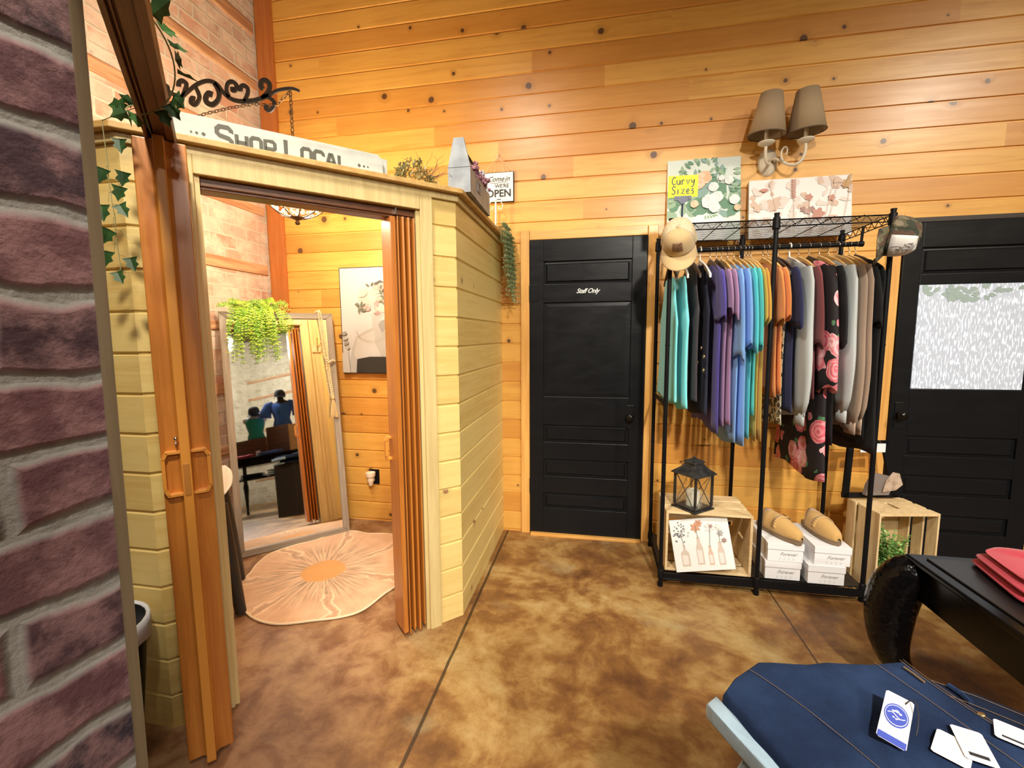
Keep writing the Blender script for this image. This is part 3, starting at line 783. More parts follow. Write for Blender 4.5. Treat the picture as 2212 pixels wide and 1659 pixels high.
for k in range(4): Q(blob(-.175 + k * .006, -.09 - k * .035, .022, .014, .4, 10), 1 if k % 2 else 8)
Q([(-.20, -.387), (-.205, -.24), (-.17, -.20), (-.15, -.22), (-.14, -.387)], 2)
for k in range(30):
    a = PI + PI * k / 29; Q(blob(.035 + .11 * math.cos(a), -.07 + .075 * math.sin(a), .003, .003, 0, 6), 8)
mb.build('print', pm, pc)

# ------------------------------------------------------------------ plug-in warmer
wl = thing('wax_warmer', 'small cream plug-in warmer on a black outlet low on the orange wall', 'plug-in warmer', (-1.648, YB, .350))
MB().bx(-.035, .035, -.008, 0, -.058, .058).build('outlet_plate', M_BLACK, wl, bev=.003)
mb = MB(); mb.lathe([(.0, -.055), (.014, -.055), (.020, -.03), (.027, -.012), (.022, .004), (.021, .010), (.034, .016), (.037, .045), (.030, .045), (.026, .022), (.0, .022)], 18, 0, TR((-.014, -.048, .0)))
mb.bx(-.026, -.002, -.04, -.004, -.03, .0); mb.build('warmer_body', plain('warmer_ceramic', (.80, .70, .56), .35), wl, smooth=True, angle=.7)

# ------------------------------------------------------------------ counter stool with white shell seat, inside
def stool(loc, rot, label):
    s = thing('counter_stool', label, 'stool', loc, rot)
    legm = plain('black_stool_leg', (.014, .013, .013), .45)
    for a, b in ((-1, -1), (1, -1), (1, 1), (-1, 1)):
        mb = MB(); mb.tube([(a * .125, b * .125, .575), (a * .155, b * .155, .3), (a * .185, b * .185, .0125)], [.038, .034, .026], 10); mb.build('leg', legm, s, smooth=True, angle=.8)
    mb = MB(); mb.box((0, 0, .578), (.26, .26, .03)); mb.build('seat_frame', legm, s, bev=.004)
    for b in (-1, 1):
        mb = MB(); mb.tube([(-.165, b * .165, .25), (.165, b * .165, .25)], .010, 8); mb.build('footrest', legm, s, smooth=True)
    def fn(u, v):
        x = (u - .5) * 2; y = (v - .5) * 2; r = min(1, math.hypot(x, y) * .9)
        k = 1 / max(1, (abs(x) ** 4 + abs(y) ** 4) ** .25)
        z = .598 + .075 * max(0, abs(x * k)) ** 3 + (.10 * max(0, y * k) ** 3)
        return (x * k * .185, y * k * .18, z)
    mb = MB(); mb.grid(fn, 18, 18); mb.build('seat_shell', M_PLASTIC, s, smooth=True, solid=.012)
    return s
stool((-2.035, 1.865, 0), rad(42), 'white shell stool with black legs inside the booth')

# black bin with white liner left of the booth
bn = thing('waste_bin', 'black waste bin with white liner beside the brick-print partition', 'bin', (-1.565, 1.040, 0))
mb = MB(); mb.lathe([(.0, .002), (.100, .002), (.150, .50), (.142, .50), (.095, .012), (.0, .012)], 28); mb.build('body', M_BLACK, bn, smooth=True, angle=.6)
mb = MB(); mb.lathe([(.1475, .425), (.1545, .435), (.1575, .485), (.156, .506), (.146, .506), (.138, .44), (.120, .26)], 28)
for i, p in enumerate(mb.v): mb.v[i] = (p[0], p[1], p[2] + (.012 * math.sin(5 * math.atan2(p[1], p[0])) if p[2] < .436 and math.hypot(p[0], p[1]) > .14 else 0))
mb.build('liner', plain('liner_white', (.80, .84, .90), .4), bn, smooth=True)

# ------------------------------------------------------------------ scroll bracket on the brick wall with the chandelier on a chain
BY = 2.2
br = thing('scroll_bracket', 'black iron scroll bracket reaching out from the brick wall', 'bracket', (XL + .014, BY, 2.70))
def spiral(cx, cz, r0, a0, turns, sgn=1, n=22, shrink=.25):
    return [(cx + (r0 * (1 - (1 - shrink) * i / n)) * math.cos(a0 + sgn * turns * 2 * PI * i / n), 0, cz + (r0 * (1 - (1 - shrink) * i / n)) * math.sin(a0 + sgn * turns * 2 * PI * i / n)) for i in range(n + 1)]
def bar(P, w0, w1, n=None, parent=br):
    # flat scroll of changing width, 6 mm thick
    P = [Vector(p) for p in P]; k = len(P); vs = []
    for i, p in enumerate(P):
        t = P[min(i + 1, k - 1)] - P[max(i - 1, 0)]; t.normalize(); nn = Vector((-t.z, 0, t.x)); f = i / (k - 1)
        w = (w0 + (w1 - w0) * f) / 2
        for s, y in ((1, -.004), (1, .004), (-1, .004), (-1, -.004)): q = p + nn * s * w; vs.append((q.x, y, q.z))
    mb = MB(); mb.add(vs, [(4 * i + j, 4 * i + (j + 1) % 4, 4 * i + 4 + (j + 1) % 4, 4 * i + 4 + j) for i in range(k - 1) for j in range(4)] + [(3, 2, 1, 0), tuple(4 * k - 4 + j for j in range(4))])
    return mb.build('scroll', M_IRON, parent)
def bez(*P, n=16):
    out = []
    for i in range(n + 1):
        t = i / n; Qs = [Vector(p) for p in P]
        while len(Qs) > 1: Qs = [a.lerp(b, t) for a, b in zip(Qs, Qs[1:])]
        out.append(tuple(Qs[0]))
    return out
ox = -(XL + .014)
def wx(x): return x + ox
def S(x, z): return (wx(x), 0, z - 2.70)
def smooth(P, m=5):
    out = []; n = len(P)
    for i in range(n - 1):
        p0, p1, p2, p3 = (Vector(P[min(max(i + k, 0), n - 1)]) for k in (-1, 0, 1, 2))
        for q in range(m):
            u = q / m; out.append(.5 * ((2 * p1) + (p2 - p0) * u + (2 * p0 - 5 * p1 + 4 * p2 - p3) * u * u + (3 * p1 - p0 - 3 * p2 + p3) * u ** 3))
    out.append(Vector(P[-1])); return out
for w0, w1, P in ((.018, .022, [(-2.43, 2.700), (-2.36, 2.69), (-2.279, 2.698), (-2.239, 2.715), (-2.191, 2.743), (-2.129, 2.773), (-2.062, 2.783), (-2.009, 2.763), (-1.973, 2.718), (-1.932, 2.683), (-1.884, 2.664), (-1.82, 2.658), (-1.764, 2.66), (-1.714, 2.672)]),
                  (.018, .012, [(-1.742, 2.666), (-1.699, 2.675), (-1.65, 2.692), (-1.595, 2.696), (-1.554, 2.692), (-1.520, 2.678)]),
                  (.020, .026, [(-2.231, 2.717), (-2.209, 2.751), (-2.197, 2.78), (-2.216, 2.799), (-2.242, 2.795), (-2.248, 2.774)]),
                  (.018, .028, [(-2.244, 2.725), (-2.288, 2.740), (-2.314, 2.759), (-2.323, 2.784), (-2.346, 2.786), (-2.35, 2.765), (-2.335, 2.746), (-2.312, 2.746)]),
                  (.020, .026, [(-2.14, 2.760), (-2.121, 2.713), (-2.134, 2.684), (-2.157, 2.672), (-2.176, 2.687), (-2.169, 2.705), (-2.151, 2.701)]),
                  (.024, .030, [(-2.02, 2.766), (-1.998, 2.724), (-2.003, 2.686), (-2.038, 2.662), (-2.072, 2.672), (-2.083, 2.697), (-2.064, 2.719), (-2.04, 2.712)]),
                  (.018, .024, [(-1.936, 2.688), (-1.95, 2.725), (-1.939, 2.758), (-1.91, 2.763), (-1.888, 2.743), (-1.895, 2.721), (-1.913, 2.721), (-1.912, 2.737)]),
                  (.018, .024, [(-1.848, 2.660), (-1.824, 2.695), (-1.822, 2.721), (-1.842, 2.737), (-1.863, 2.731), (-1.866, 2.712)]),
                  (.022, .026, [(-1.735, 2.668), (-1.702, 2.691), (-1.69, 2.722), (-1.705, 2.746), (-1.732, 2.748), (-1.743, 2.727), (-1.73, 2.708)]),
                  (.018, .024, [(-1.712, 2.670), (-1.674, 2.645), (-1.674, 2.619), (-1.698, 2.6), (-1.719, 2.612), (-1.713, 2.63)])):
    bar(smooth([S(*q) for q in P]), w0, w1)
MB().bx(-.004, .006, -.018, .018, -.14, .10).build('wall_plate', M_IRON, br, bev=.002)
def chain(mb, P, link=.030, r=.0022, w=.016):
    P = [Vector(p) for p in P]; L = sum((b - a).length for a, b in zip(P, P[1:])); n = max(1, int(L / (link * .74)))
    def at(s):
        for a, b in zip(P, P[1:]):
            q = (b - a).length
            if s <= q: return a.lerp(b, s / q), (b - a).normalized()
            s -= q
        return P[-1], (P[-1] - P[-2]).normalized()
    for i in range(n):
        c, t = at((i + .5) * L / n); s = t.cross(Vector((0, 1, 0)) if abs(t.y) < .9 else Vector((1, 0, 0))).normalized()
        if i % 2: s = t.cross(s)
        ring = [c + t * (link / 2 * math.cos(a)) + s * (w / 2 * math.sin(a)) for a in (2 * PI * k / 12 for k in range(12))]
        mb.tube(ring, r, 5, closed=True)
ch = thing('chandelier', 'wire cage crystal chandelier hanging on a chain inside the booth', 'chandelier', (-1.573, BY, 2.235))
mb = MB(); chain(mb, [(0, 0, .445), (0, 0, .20)]); chain(mb, [(0, 0, .445), (-.09, 0, .385), (-.22, 0, .405), (-.36, 0, .40), (-.52, 0, .385), (-.70, 0, .35), (-.70, 0, .2)], .028, .002, .015)
mb.build('chain', plain('bronze_chain', (.10, .06, .035), .4, .8), ch, smooth=True)
M_BRZ = plain('bronze_wire', (.12, .07, .04), .4, .8)
for k in range(8):
    a = k * PI / 4; mb = MB()
    mb.tube([(.19 * math.sin(t) * math.cos(a), .19 * math.sin(t) * math.sin(a), .19 * math.cos(t)) for t in (PI * i / 18 for i in range(19))], .0035, 6); mb.build('cage_rib', M_BRZ, ch, smooth=True)
mb = MB()
for z, r in ((.0, .19), (.10, .1615), (-.10, .1615)): mb.tube([(r * math.cos(a), r * math.sin(a), z) for a in (2 * PI * i / 28 for i in range(28))], .003, 6, closed=True)
mb.build('cage_rings', M_BRZ, ch, smooth=True)
mb = MB(); mb.lathe([(.0, -.225), (.010, -.222), (.014, -.212), (.006, -.202), (.030, -.192), (.036, -.182), (.012, -.176), (.008, -.14), (.008, .20), (.014, .205), (.0, .21)], 16); mb.build('stem', M_BRZ, ch, smooth=True)
for k in range(4):
    a = k * PI / 2 + .4; c, s = math.cos(a), math.sin(a); mb = MB()
    mb.tube([(0, 0, -.10), (.04 * c, .04 * s, -.125), (.075 * c, .075 * s, -.11), (.08 * c, .08 * s, -.08)], .005, 6); arm = mb.build('arm', M_BRZ, ch, smooth=True)
    mb = MB(); mb.tube([(.08 * c, .08 * s, -.08), (.08 * c, .08 * s, -.02)], .011, 10); mb.build('candle_sleeve', M_CREAM, arm, smooth=True)
    t = NT('lit_bulb'); t.set(Base_Color=(1, .9, .7), Emission_Color=(1, .84, .6), Emission_Strength=30.0)
    mb = MB(); mb.lathe([(.0, -.02), (.010, -.015), (.016, .008), (.009, .035), (.0, .05)], 12, 0, TR((.08 * c, .08 * s, .0))); mb.build('bulb', t.m, arm, smooth=True)
gl = plain('crystal', (.95, .95, .95), .02, 0.0, Transmission_Weight=.9, IOR=1.5)
mb = MB()
for k in range(16):
    a = k * PI / 8
    for z in (-.17, -.13, -.09, -.045, .0, .05):
        r = math.sqrt(max(.0001, .19 ** 2 - z * z)) * .86
        mb.sphere((r * math.cos(a + z * 3), r * math.sin(a + z * 3), z), .0115, 6)
tag(mb.build('crystal_strands', gl, ch), kind='stuff')

# ------------------------------------------------------------------ SHOP LOCAL sign standing on the ledge
sg = thing('wooden_sign', 'long white wooden sign lettered SHOP LOCAL on the ledge above the opening', 'sign')
sg.matrix_world = basis(FP((.33 + 1.075) / 2 - .02, -.070, 2.082), -FD, -FN, (0, 0, 1))   # local x to the right, y into booth, z up
SLn = .745; SH = .112
mb = MB(); c = .02
mb.prism([(-SLn / 2, c), (-SLn / 2 + .006, .0), (SLn / 2 - .006, .0), (SLn / 2, c), (SLn / 2, SH - c), (SLn / 2 - .02, SH), (-SLn / 2 + .03, SH), (-SLn / 2, SH - .012)], 0, .016, 0, basis((0, .016, 0), (1, 0, 0), (0, 0, 1), (0, -1, 0)))
M_SIGN = mottled('whitewashed_sign', (.58, .62, .60), (.48, .51, .49), 9, .6, stretch=(1, 1, 3), lo=.45, hi=.75)
mb.build('board', M_SIGN, sg, bev=.002)
MB().bx(-SLn / 2 - .035, SLn / 2 + .025, .018, .034, 0, SH - .006).build('back_board', M_SIGN, sg, bev=.002)
FB = basis((0, -.0008, 0), (1, 0, 0), (0, 0, 1), (0, -1, 0))
GL = {'S': [[(.9, .78), (.9, .86), (.75, 1), (.25, 1), (.1, .86), (.1, .66), (.25, .54), (.75, .46), (.9, .34), (.9, .14), (.75, 0), (.25, 0), (.1, .14), (.1, .24)]],
      'H': [[(.12, 0), (.12, 1)], [(.88, 0), (.88, 1)], [(.12, .5), (.88, .5)]], 'O': [[(.25, 0), (.1, .14), (.1, .86), (.25, 1), (.75, 1), (.9, .86), (.9, .14), (.75, 0), (.25, 0)]],
      'P': [[(.12, 0), (.12, 1), (.75, 1), (.9, .88), (.9, .58), (.75, .46), (.12, .46)]], 'L': [[(.15, 1), (.15, 0), (.88, 0), (.88, .2)]],
      'C': [[(.9, .74), (.9, .86), (.75, 1), (.25, 1), (.1, .86), (.1, .14), (.25, 0), (.75, 0), (.9, .14), (.9, .26)]], 'A': [[(.06, 0), (.42, 1), (.58, 1), (.94, 0)], [(.2, .34), (.8, .34)]]}
def block(mb, s, x, z, hgt, wid, big, mat, w, dx=0.0, dz=0.0, lay=0.0):
    for i, chx in enumerate(s):
        if chx == ' ': x += wid * .45; continue
        k = big if i == 0 or s[i - 1] == ' ' else 1.0
        for st_ in GL[chx]: stroke(mb, [(x + px * wid * k * .9 + dx, z + pz * hgt * k + dz) for px, pz in st_], w * (1.15 if k > 1 else 1), lay, mat, FB)
        x += wid * k
    return x
SGM = [plain('sign_outline', (.10, .12, .10), .6), plain('sign_letter', (.10, .105, .085), .6)]
for word, x0 in (('SHOP', -.235), ('LOCAL', -.235 + .046 * 4.77)):
    mb = MB(); block(mb, word, x0, .022, .052, .046, 1.32, 0, .0035, .0045, -.003); block(mb, word, x0, .022, .052, .046, 1.32, 1, .0125, 0, 0, .0004)
    mb.build('lettering', SGM, sg)
mb = MB()
for sx in (-1, 1):
    mb = MB()
    for q, s in ((.258, .007), (.278, .005), (.294, .004)):
        cx = sx * q - (.012 if sx < 0 else -.012)
        mb.flat([(cx + s, .052), (cx, .052 + s), (cx - s, .052), (cx, .052 - s)], .0006, 1, FB)
    mb.build('ornament_dots', SGM, sg)

# dried wreath
wr = thing('dried_wreath', 'dried leafy wreath with curly twigs on the ledge beside the SHOP LOCAL sign', 'wreath', FP(.172, -.055, 2.083), (0, 0, math.atan2(-FD.y, -FD.x)))
rr = random.Random(21); tw = MB(); lf = MB()
for k in range(230):
    a = rr.uniform(.0, PI); rx = .085; cx, cz = rx * math.cos(a), .105 * math.sin(a) * rr.uniform(.2, 1)
    p = Vector((cx, rr.uniform(-.03, .03), max(.006, cz))); d = Vector((rr.uniform(-1, 1), rr.uniform(-1, 1), rr.uniform(-.2, 1))).normalized()
    tw.tube([p, p + d * .022], .0008, 4)
    for q in range(4): leaf3(lf, p + d * (.006 * q), d + Vector((rr.uniform(-1, 1), rr.uniform(-1, 1), rr.uniform(-.6, .8))), (0, 0, 1), rr.uniform(.010, .019), .008)
for k in range(14):
    a = rr.uniform(-.2, 1.4); p = Vector((.05 + .02 * rr.random(), rr.uniform(-.02, .02), .05)); P = [p]; d = Vector((math.cos(a), rr.uniform(-.3, .3), math.sin(a)))
    for q in range(7):
        d = (d + Vector((rr.uniform(-.6, .6), rr.uniform(-.4, .4), rr.uniform(-.5, .7)))).normalized(); P.append(P[-1] + d * .018)
    tw.tube(P, [.0016 - .00014 * i for i in range(len(P))], 5)
for i, p in enumerate(lf.v): lf.v[i] = (p[0], p[1], max(p[2], .002))
tw.build('twigs', M_TWIG, wr); lf.build('dried_leaves', M_DRY, wr)

# galvanised tote with dried purple flowers
to = thing('galvanised_tote', 'galvanised metal tote with a bar handle on the ledge corner', 'tote', (-.690, 2.085, 2.083), (0, 0, rad(1.5)))
def tote():
    Lw, Dp, Hh = .108, .42, .115
    for y, nm in ((0, 'end_panel'), (Dp, 'end_panel')):
        mb = MB(); P = [(0, 0), (Lw, 0), (Lw, Hh), (.078, .245), (.030, .245), (0, Hh)]
        mb.prism(P, -.006, .006, 0, basis((0, y, 0), (1, 0, 0), (0, 0, 1), (0, -1, 0)))
        mb.bx(0, Lw, y - .008, y + .008, Hh - .002, Hh + .001); mb.build(nm, M_ZINC, to, bev=.001)
    for x in (0.002, Lw - .004):
        MB().bx(x, x + .003, 0, Dp, 0, Hh).build('side_panel', M_ZINC, to)
    MB().bx(0, Lw, 0, Dp, 0, .003).build('bottom', M_ZINC, to)
    mb = MB(); mb.tube([(Lw / 2, -.004, .222), (Lw / 2, Dp + .004, .222)], .008, 10); mb.build('handle', M_BLACK, to, smooth=True)
    mb = MB(); y0, z0 = .14, .045
    for a, b, c, d in ((0, .06, 0, .006), (0, .06, .044, .05), (0, .006, 0, .05), (.054, .06, 0, .05)): mb.bx(Lw - .002, Lw + .003, y0 + a, y0 + b, z0 + c, z0 + d)
    lb = mb.build('label_holder', M_ZINC, to); MB().bx(Lw, Lw + .001, y0 + .006, y0 + .054, z0 + .006, z0 + .044).build('label_card', plain('rust_card', (.30, .24, .20), .7), lb)
tote()
fl = thing('dried_flowers', 'dusty purple dried flowers filling the galvanised tote', 'dried flowers', (-.640, 2.28, 2.087))
rr = random.Random(8); mb = MB(); sm_ = MB()
for k in range(26):
    x, y, z = rr.uniform(-.03, .055), rr.uniform(-.10, .16), rr.uniform(.10, .17); x = min(x, .065)
    sm_.tube([(x * .4, y * .8, .0), (x, y, z)], .0015, 4)
    for q in range(11): mb.sphere((x + rr.gauss(0, .010), y + rr.gauss(0, .012), z + rr.gauss(0, .012)), rr.uniform(.005, .010), 6)
sm_.build('stems', M_TWIG, fl); mb.build('blossoms', M_PURPLE, fl)

# Come in WE'RE OPEN sign hung on twine from a nail
op = thing('open_sign', "small white Come in WE'RE OPEN sign hanging by twine on the pine wall", 'sign', (-.656, YB - .014, 2.41))
ow, oh = .205, .195
MB().bx(-ow / 2, ow / 2, -.004, .008, -oh / 2, oh / 2).build('board', M_BLACK, op, bev=.001)
MB().bx(-ow / 2 + .004, ow / 2 - .004, -.005, -.003, -oh / 2 + .004, oh / 2 - .004).build('face', plain('enamel', (.78, .80, .76), .35), op)
def put(par, txt, size, x, z, yo=-.0056, shear=0.0, bold=.0004, mat=M_INK, space=1.0, nm='lettering'):
    vs, fs = text_mb(txt, size, shear, .0002, bold, space)
    return MB().add(vs, fs, 0, basis((x, yo, z), (1, 0, 0), (0, 0, 1), (0, -1, 0))).build(nm, mat, par)
put(op, 'Come', .046, -.022, .052, shear=.45, bold=.0006); put(op, 'in', .046, .058, .052, shear=.45, bold=.0006); put(op, "WE'RE", .034, .022, .006, bold=.0007); put(op, 'OPEN', .066, .0, -.042, bold=.0020, space=1.0)
mb = MB(); stroke(mb, [(-.06, .030), (-.02, .026), (.03, .032), (.06, .030)], .003, .0006, 0, basis((0, -.0052, 0), (1, 0, 0), (0, 0, 1), (0, -1, 0)))
mb.build('flourish', M_INK, op)
mb = MB()
for q in (0, 1, 2): mb.flat(blob(-.010 + q * .010, -.080, .0075, .003, .6 - q * .6, 8), .0008, 0, basis((0, -.0052, 0), (1, 0, 0), (0, 0, 1), (0, -1, 0)))
mb.build('sprig', M_INK, op)
mb = MB(); nail = Vector((-.01, .0, .200))
for k in range(7):
    x = -ow / 2 + .012 + k * (ow - .024) / 6; mb.tube([(x, -.001, oh / 2), ((x + nail.x) / 2 + (x - nail.x) * .10, -.002, oh / 2 + .05), nail], .0011, 5)
mb.sphere(nail, .006, 8); mb.tube([nail + Vector((-.006, 0, .004)), nail + Vector((-.022, -.006, .022))], .0015, 4); mb.tube([nail + Vector((.006, 0, .004)), nail + Vector((.012, -.006, .030))], .0015, 4)
mb.build('twine', plain('twine', (.72, .60, .42), .8), op)
# white metal stake
sk = thing('plant_stake', 'thin white scrolled plant stake at the far end of the booth ledge', 'stake', (-.664, 2.985, 2.083))
mb = MB(); mb.tube([(0, 0, -.001), (0, 0, .225)], .006, 8); mb.tube([(0, 0, .225), (.035, 0, .215), (.05, 0, .19), (.04, 0, .165), (.02, 0, .17), (.02, 0, .185)], .003, 6); mb.tube([(0, 0, .225), (-.035, 0, .215), (-.05, 0, .19), (-.04, 0, .165), (-.02, 0, .17), (-.02, 0, .185)], .003, 6)
mb.build('scroll_rod', M_WHITE, sk, smooth=True)
# trailing plant on the ledge end
tp = thing('trailing_plant', 'pale green trailing plant hanging down from the far end of the booth ledge', 'artificial plant', (-.600, 2.930, 2.083))
rr = random.Random(31); st_ = MB(); lf = MB()
for k in range(44):
    y0 = rr.uniform(-.11, .09); P = [Vector((-.03 + rr.uniform(-.01, .01), y0, .012)), Vector((.015, y0 + rr.uniform(-.02, .02), .035)), Vector((.022 + rr.random() * .02, y0 + rr.uniform(-.02, .02), -.02))]
    L = rr.uniform(.15, .44); n = int(L / .03); q = P[-1]
    for i in range(n):
        q = q + Vector((rr.uniform(-.004, .008), rr.uniform(-.010, .010), -.03)); q.x = min(max(q.x, .022), .085); q.y = min(max(q.y, -.13), .105); P.append(q.copy())
    st_.tube(P, .0012, 4)
    for i, p in enumerate(P[1:]):
        for s in range(4):
            a = rr.uniform(0, 6.28); d = Vector((math.cos(a) * .8 + .3, math.sin(a), rr.uniform(-.4, .6)))
            qd = p + d.normalized() * .004; leaf3(lf, qd, d, (0, 0, 1), rr.uniform(.014, .022), rr.uniform(.012, .016), rr.choice((0, 0, 1)), .12)
for i, p in enumerate(lf.v): lf.v[i] = (max(p[0], -.028), p[1], p[2] if not (p[0] < .004) else max(p[2], .003))
st_.build('stems', M_VINE, tp); lf.build('leaves', [M_LEAF3, plain('sage_light', (.72, .84, .64), .5)], tp)

# ------------------------------------------------------------------ ivy twined on the track beam
iv = thing('ivy_garland', 'dark green artificial ivy wound around the overhead track beam', 'artificial plant', (-1.30, 1.15, 2.058))
rr = random.Random(17); st_ = MB(); lf = MB()
IVY = [(0.0, 0.0), (.10, .55), (.02, .95), (.32, .55), (.55, .80), (.70, .35), (1.0, .0)]
def ivy(p, d, up, L): leaf3(lf, p, d, up, L, L * .95, 0, .12, IVY)
BD = FN; BS = Vector((-FN.y, FN.x, 0))
def W2(p): return Vector(p) - Vector((-1.30, 1.15, 2.058))
beamc = lambda s: FP(BT, s, 2.03)
P = []
for i in range(74):
    s = .20 + i * .013; a = s * 11.0; r = .060
    P.append(W2(beamc(s) + BS * (r * math.cos(a)) + Vector((0, 0, .9 * r * math.sin(a) + .004))))
st_.tube(P, .0018, 5)
for i in range(0, 74, 2):
    s = .20 + i * .013; a = s * 11.0; out = BS * math.cos(a) + Vector((0, 0, math.sin(a)))
    d = out * .7 + Vector((rr.uniform(-.6, .6), rr.uniform(-.6, .6), rr.uniform(-1.2, .1)))
    if i % 4 == 0 or rr.random() < .55: ivy(P[i] + out * .004, d, out, rr.uniform(.035, .052))
# strand falling from the beam in front of the booth corner
base = Vector((-1.366, 1.098, 2.03)); Q_ = [W2(FP(BT, .30, 2.062)), W2(base + Vector((-.02, .0, .0))), W2(base + Vector((-.02, .005, -.12)))]
q = base + Vector((-.02, .005, -.12))
leafs = [(-.014, 0), (.03, .05), (-.03, .10), (.022, .10), (-.012, .17), (-.028, .23), (-.004, .29), (.038, .25), (.044, .01), (.04, -.08)]
for i in range(9): q = q + Vector((rr.uniform(-.004, .004), rr.uniform(-.003, .003), -.036)); Q_.append(W2(q))
st_.tube(Q_, .0014, 4)
side = Vector((.75, -.66, 0)) * -1
side = Vector((.983, .185, 0)); fr = Vector((.55, -.83, 0))
for i in range(9):
    p0 = Q_[2 + i]; sd = side * (.04 if i % 2 else -.01) + Vector((0, 0, -.03)); st_.tube([p0, p0 + sd * .5 + Vector((0, 0, .012)), p0 + sd], .0008, 4)
for dx, dz in leafs:
    p0 = base + side * (dx - .012) + Vector((0, 0, -.13 - dz))
    ivy(W2(p0), side * rr.uniform(-.6, .6) + Vector((0, 0, -1)), fr, rr.uniform(.040, .052))
st_.build('stems', M_VINE, iv); lf.build('leaves', M_LEAF2, iv)

wh = thing('wall_hook', 'pale wooden coat hook with a wire hook inside the booth, seen in the mirror', 'hook')
wh.matrix_world = basis(FP(.062, -WT - .0105, 1.715), FD, Vector((0, 0, 1)), -FN)
MB().bx(-.050, .050, -.040, .040, 0, .014).build('hook_plate', M_CRATE, wh, bev=.003)
mb = MB(); mb.tube(bez((0, -.02, .012), (0, -.045, .03), (0, -.03, .06), (0, .01, .055), n=10), .0035, 6); mb.tube(bez((0, -.01, .012), (0, .03, .02), (0, .06, .05), (0, .085, .06), n=10), .0035, 6); mb.sphere((0, .09, .061), .008, 8); mb.sphere((0, .012, .055), .006, 8)
mb.build('wire_hook', plain('aged_brass', (.35, .28, .12), .35, .9), wh, smooth=True)
# ------------------------------------------------------------------ wire garment rack
RX0, RXM, RX1, RYF, RYR = .378, .880, 1.408, 2.502, 2.992
rk = thing('garment_rack', 'black wire garment rack with six posts between the two black doors', 'clothes rack', (.893, 2.747, 0))
def rkl(p): return Vector(p) - Vector((.893, 2.747, 0))
for x, y in ((RX0, RYF), (RX0, RYR), (RXM, RYF), (RXM - .012, RYR), (RX1, RYF + .03), (RX1, RYR)):
    mb = MB(); mb.tube([rkl((x, y, .0)), rkl((x, y, .02))], .015, 12); mb.tube([rkl((x, y, .018)), rkl((x, y, 2.012))], .0115, 12); mb.tube([rkl((x, y, 2.008)), rkl((x, y, 2.016))], .013, 12)
    for z in (.72, 1.36): mb.tube([rkl((x, y, z - .004)), rkl((x, y, z + .004))], .0128, 12)
    p = mb.build('post', M_BLACK, rk, smooth=True, angle=.7)
    mb = MB(); mb.lathe([(.0118, 1.935), (.0185, 1.94), (.0165, 1.995), (.0118, 1.998)], 12, 0, Matrix.Translation(rkl((x, y, 0)))); mb.build('shelf_collar', M_BLACK, p, smooth=True, angle=.7)
    mb = MB(); mb.lathe([(.0118, .045), (.0165, .05), (.0155, .095), (.0118, .1)], 12, 0, Matrix.Translation(rkl((x, y, 0)))); mb.build('shelf_collar', M_BLACK, p, smooth=True, angle=.7)
def rail(mb, a, b, dz, n, r=.0028):
    a = Vector(a); b = Vector(b); u = Vector((0, 0, dz))
    mb.tube([rkl(a), rkl(b)], r, 6); mb.tube([rkl(a - u), rkl(b - u)], r, 6)
    P = []
    for i in range(n * 2 + 1):
        q = a.lerp(b, i / (2 * n)); P.append(rkl(q - u * (i % 2)))
    mb.tube(P, r * .7, 5)
def shelf(z, nm, dens, dz=.034):
    mb = MB()
    c = [(RX0, RYF), (RX1, RYF + .03), (RX1, RYR), (RX0, RYR)]
    for i in range(4):
        a, b = c[i], c[(i + 1) % 4]; L = math.hypot(a[0] - b[0], a[1] - b[1]); rail(mb, (*a, z), (*b, z), dz, max(4, int(L / .055)))
    mb.build(nm + '_rail', M_BLACK, rk)
    mb = MB(); n = dens
    for i in range(1, n): 
        y = RYF + (RYR - RYF) * i / n; mb.tube([rkl((RX0, y, z + .002)), rkl((RX1, y + .03 * (1 - i / n), z + .002))], .0016, 5)
    for x in (.50, .63, .76, 1.01, 1.14, 1.27): mb.tube([rkl((x, RYF, z - .002)), rkl((x, RYR, z - .002))], .0024, 5)
    mb.build(nm + '_wires', M_BLACK, rk)
shelf(1.988, 'top_shelf', 19); shelf(.078, 'bottom_shelf', 19)
mb = MB(); mb.bx(RX0 - .893, RX1 - .893, RYF - 2.747 + .001, RYF - 2.747 + .004, .036, .080); mb.build('front_bar', M_BLACK, rk)
mb = MB(); mb.bx(RX0 + .005 - .893, RX1 - .005 - .893, RYF + .03 - 2.747, RYR - .01 - 2.747, .0805, .0825); mb.build('shelf_liner', plain('dark_liner', (.02, .018, .016), .45), rk)
ROD_Y, ROD_Z = 2.75, 1.893
mb = MB(); mb.tube([rkl((RX0 + .012, ROD_Y, ROD_Z)), rkl((1.396, ROD_Y, ROD_Z))], .0125, 14); mb.build('hanging_rod', M_BLACK, rk, smooth=True, angle=.7)
for x in (.447, 1.388):
    mb = MB(); mb.tube([rkl((x + .006, ROD_Y, 1.985)), rkl((x, ROD_Y, ROD_Z))], .007, 8); mb.tube([rkl((x - .008, ROD_Y, ROD_Z)), rkl((x + .010, ROD_Y, ROD_Z))], .0150, 12); mb.build('rod_bracket', M_BLACK, rk, smooth=True, angle=.7)
mb = MB(); rail(mb, (RX0, RYF, 1.055), (RX0, RYR, 1.045), .026, 9, .0030); mb.build('side_ladder', M_BLACK, rk)

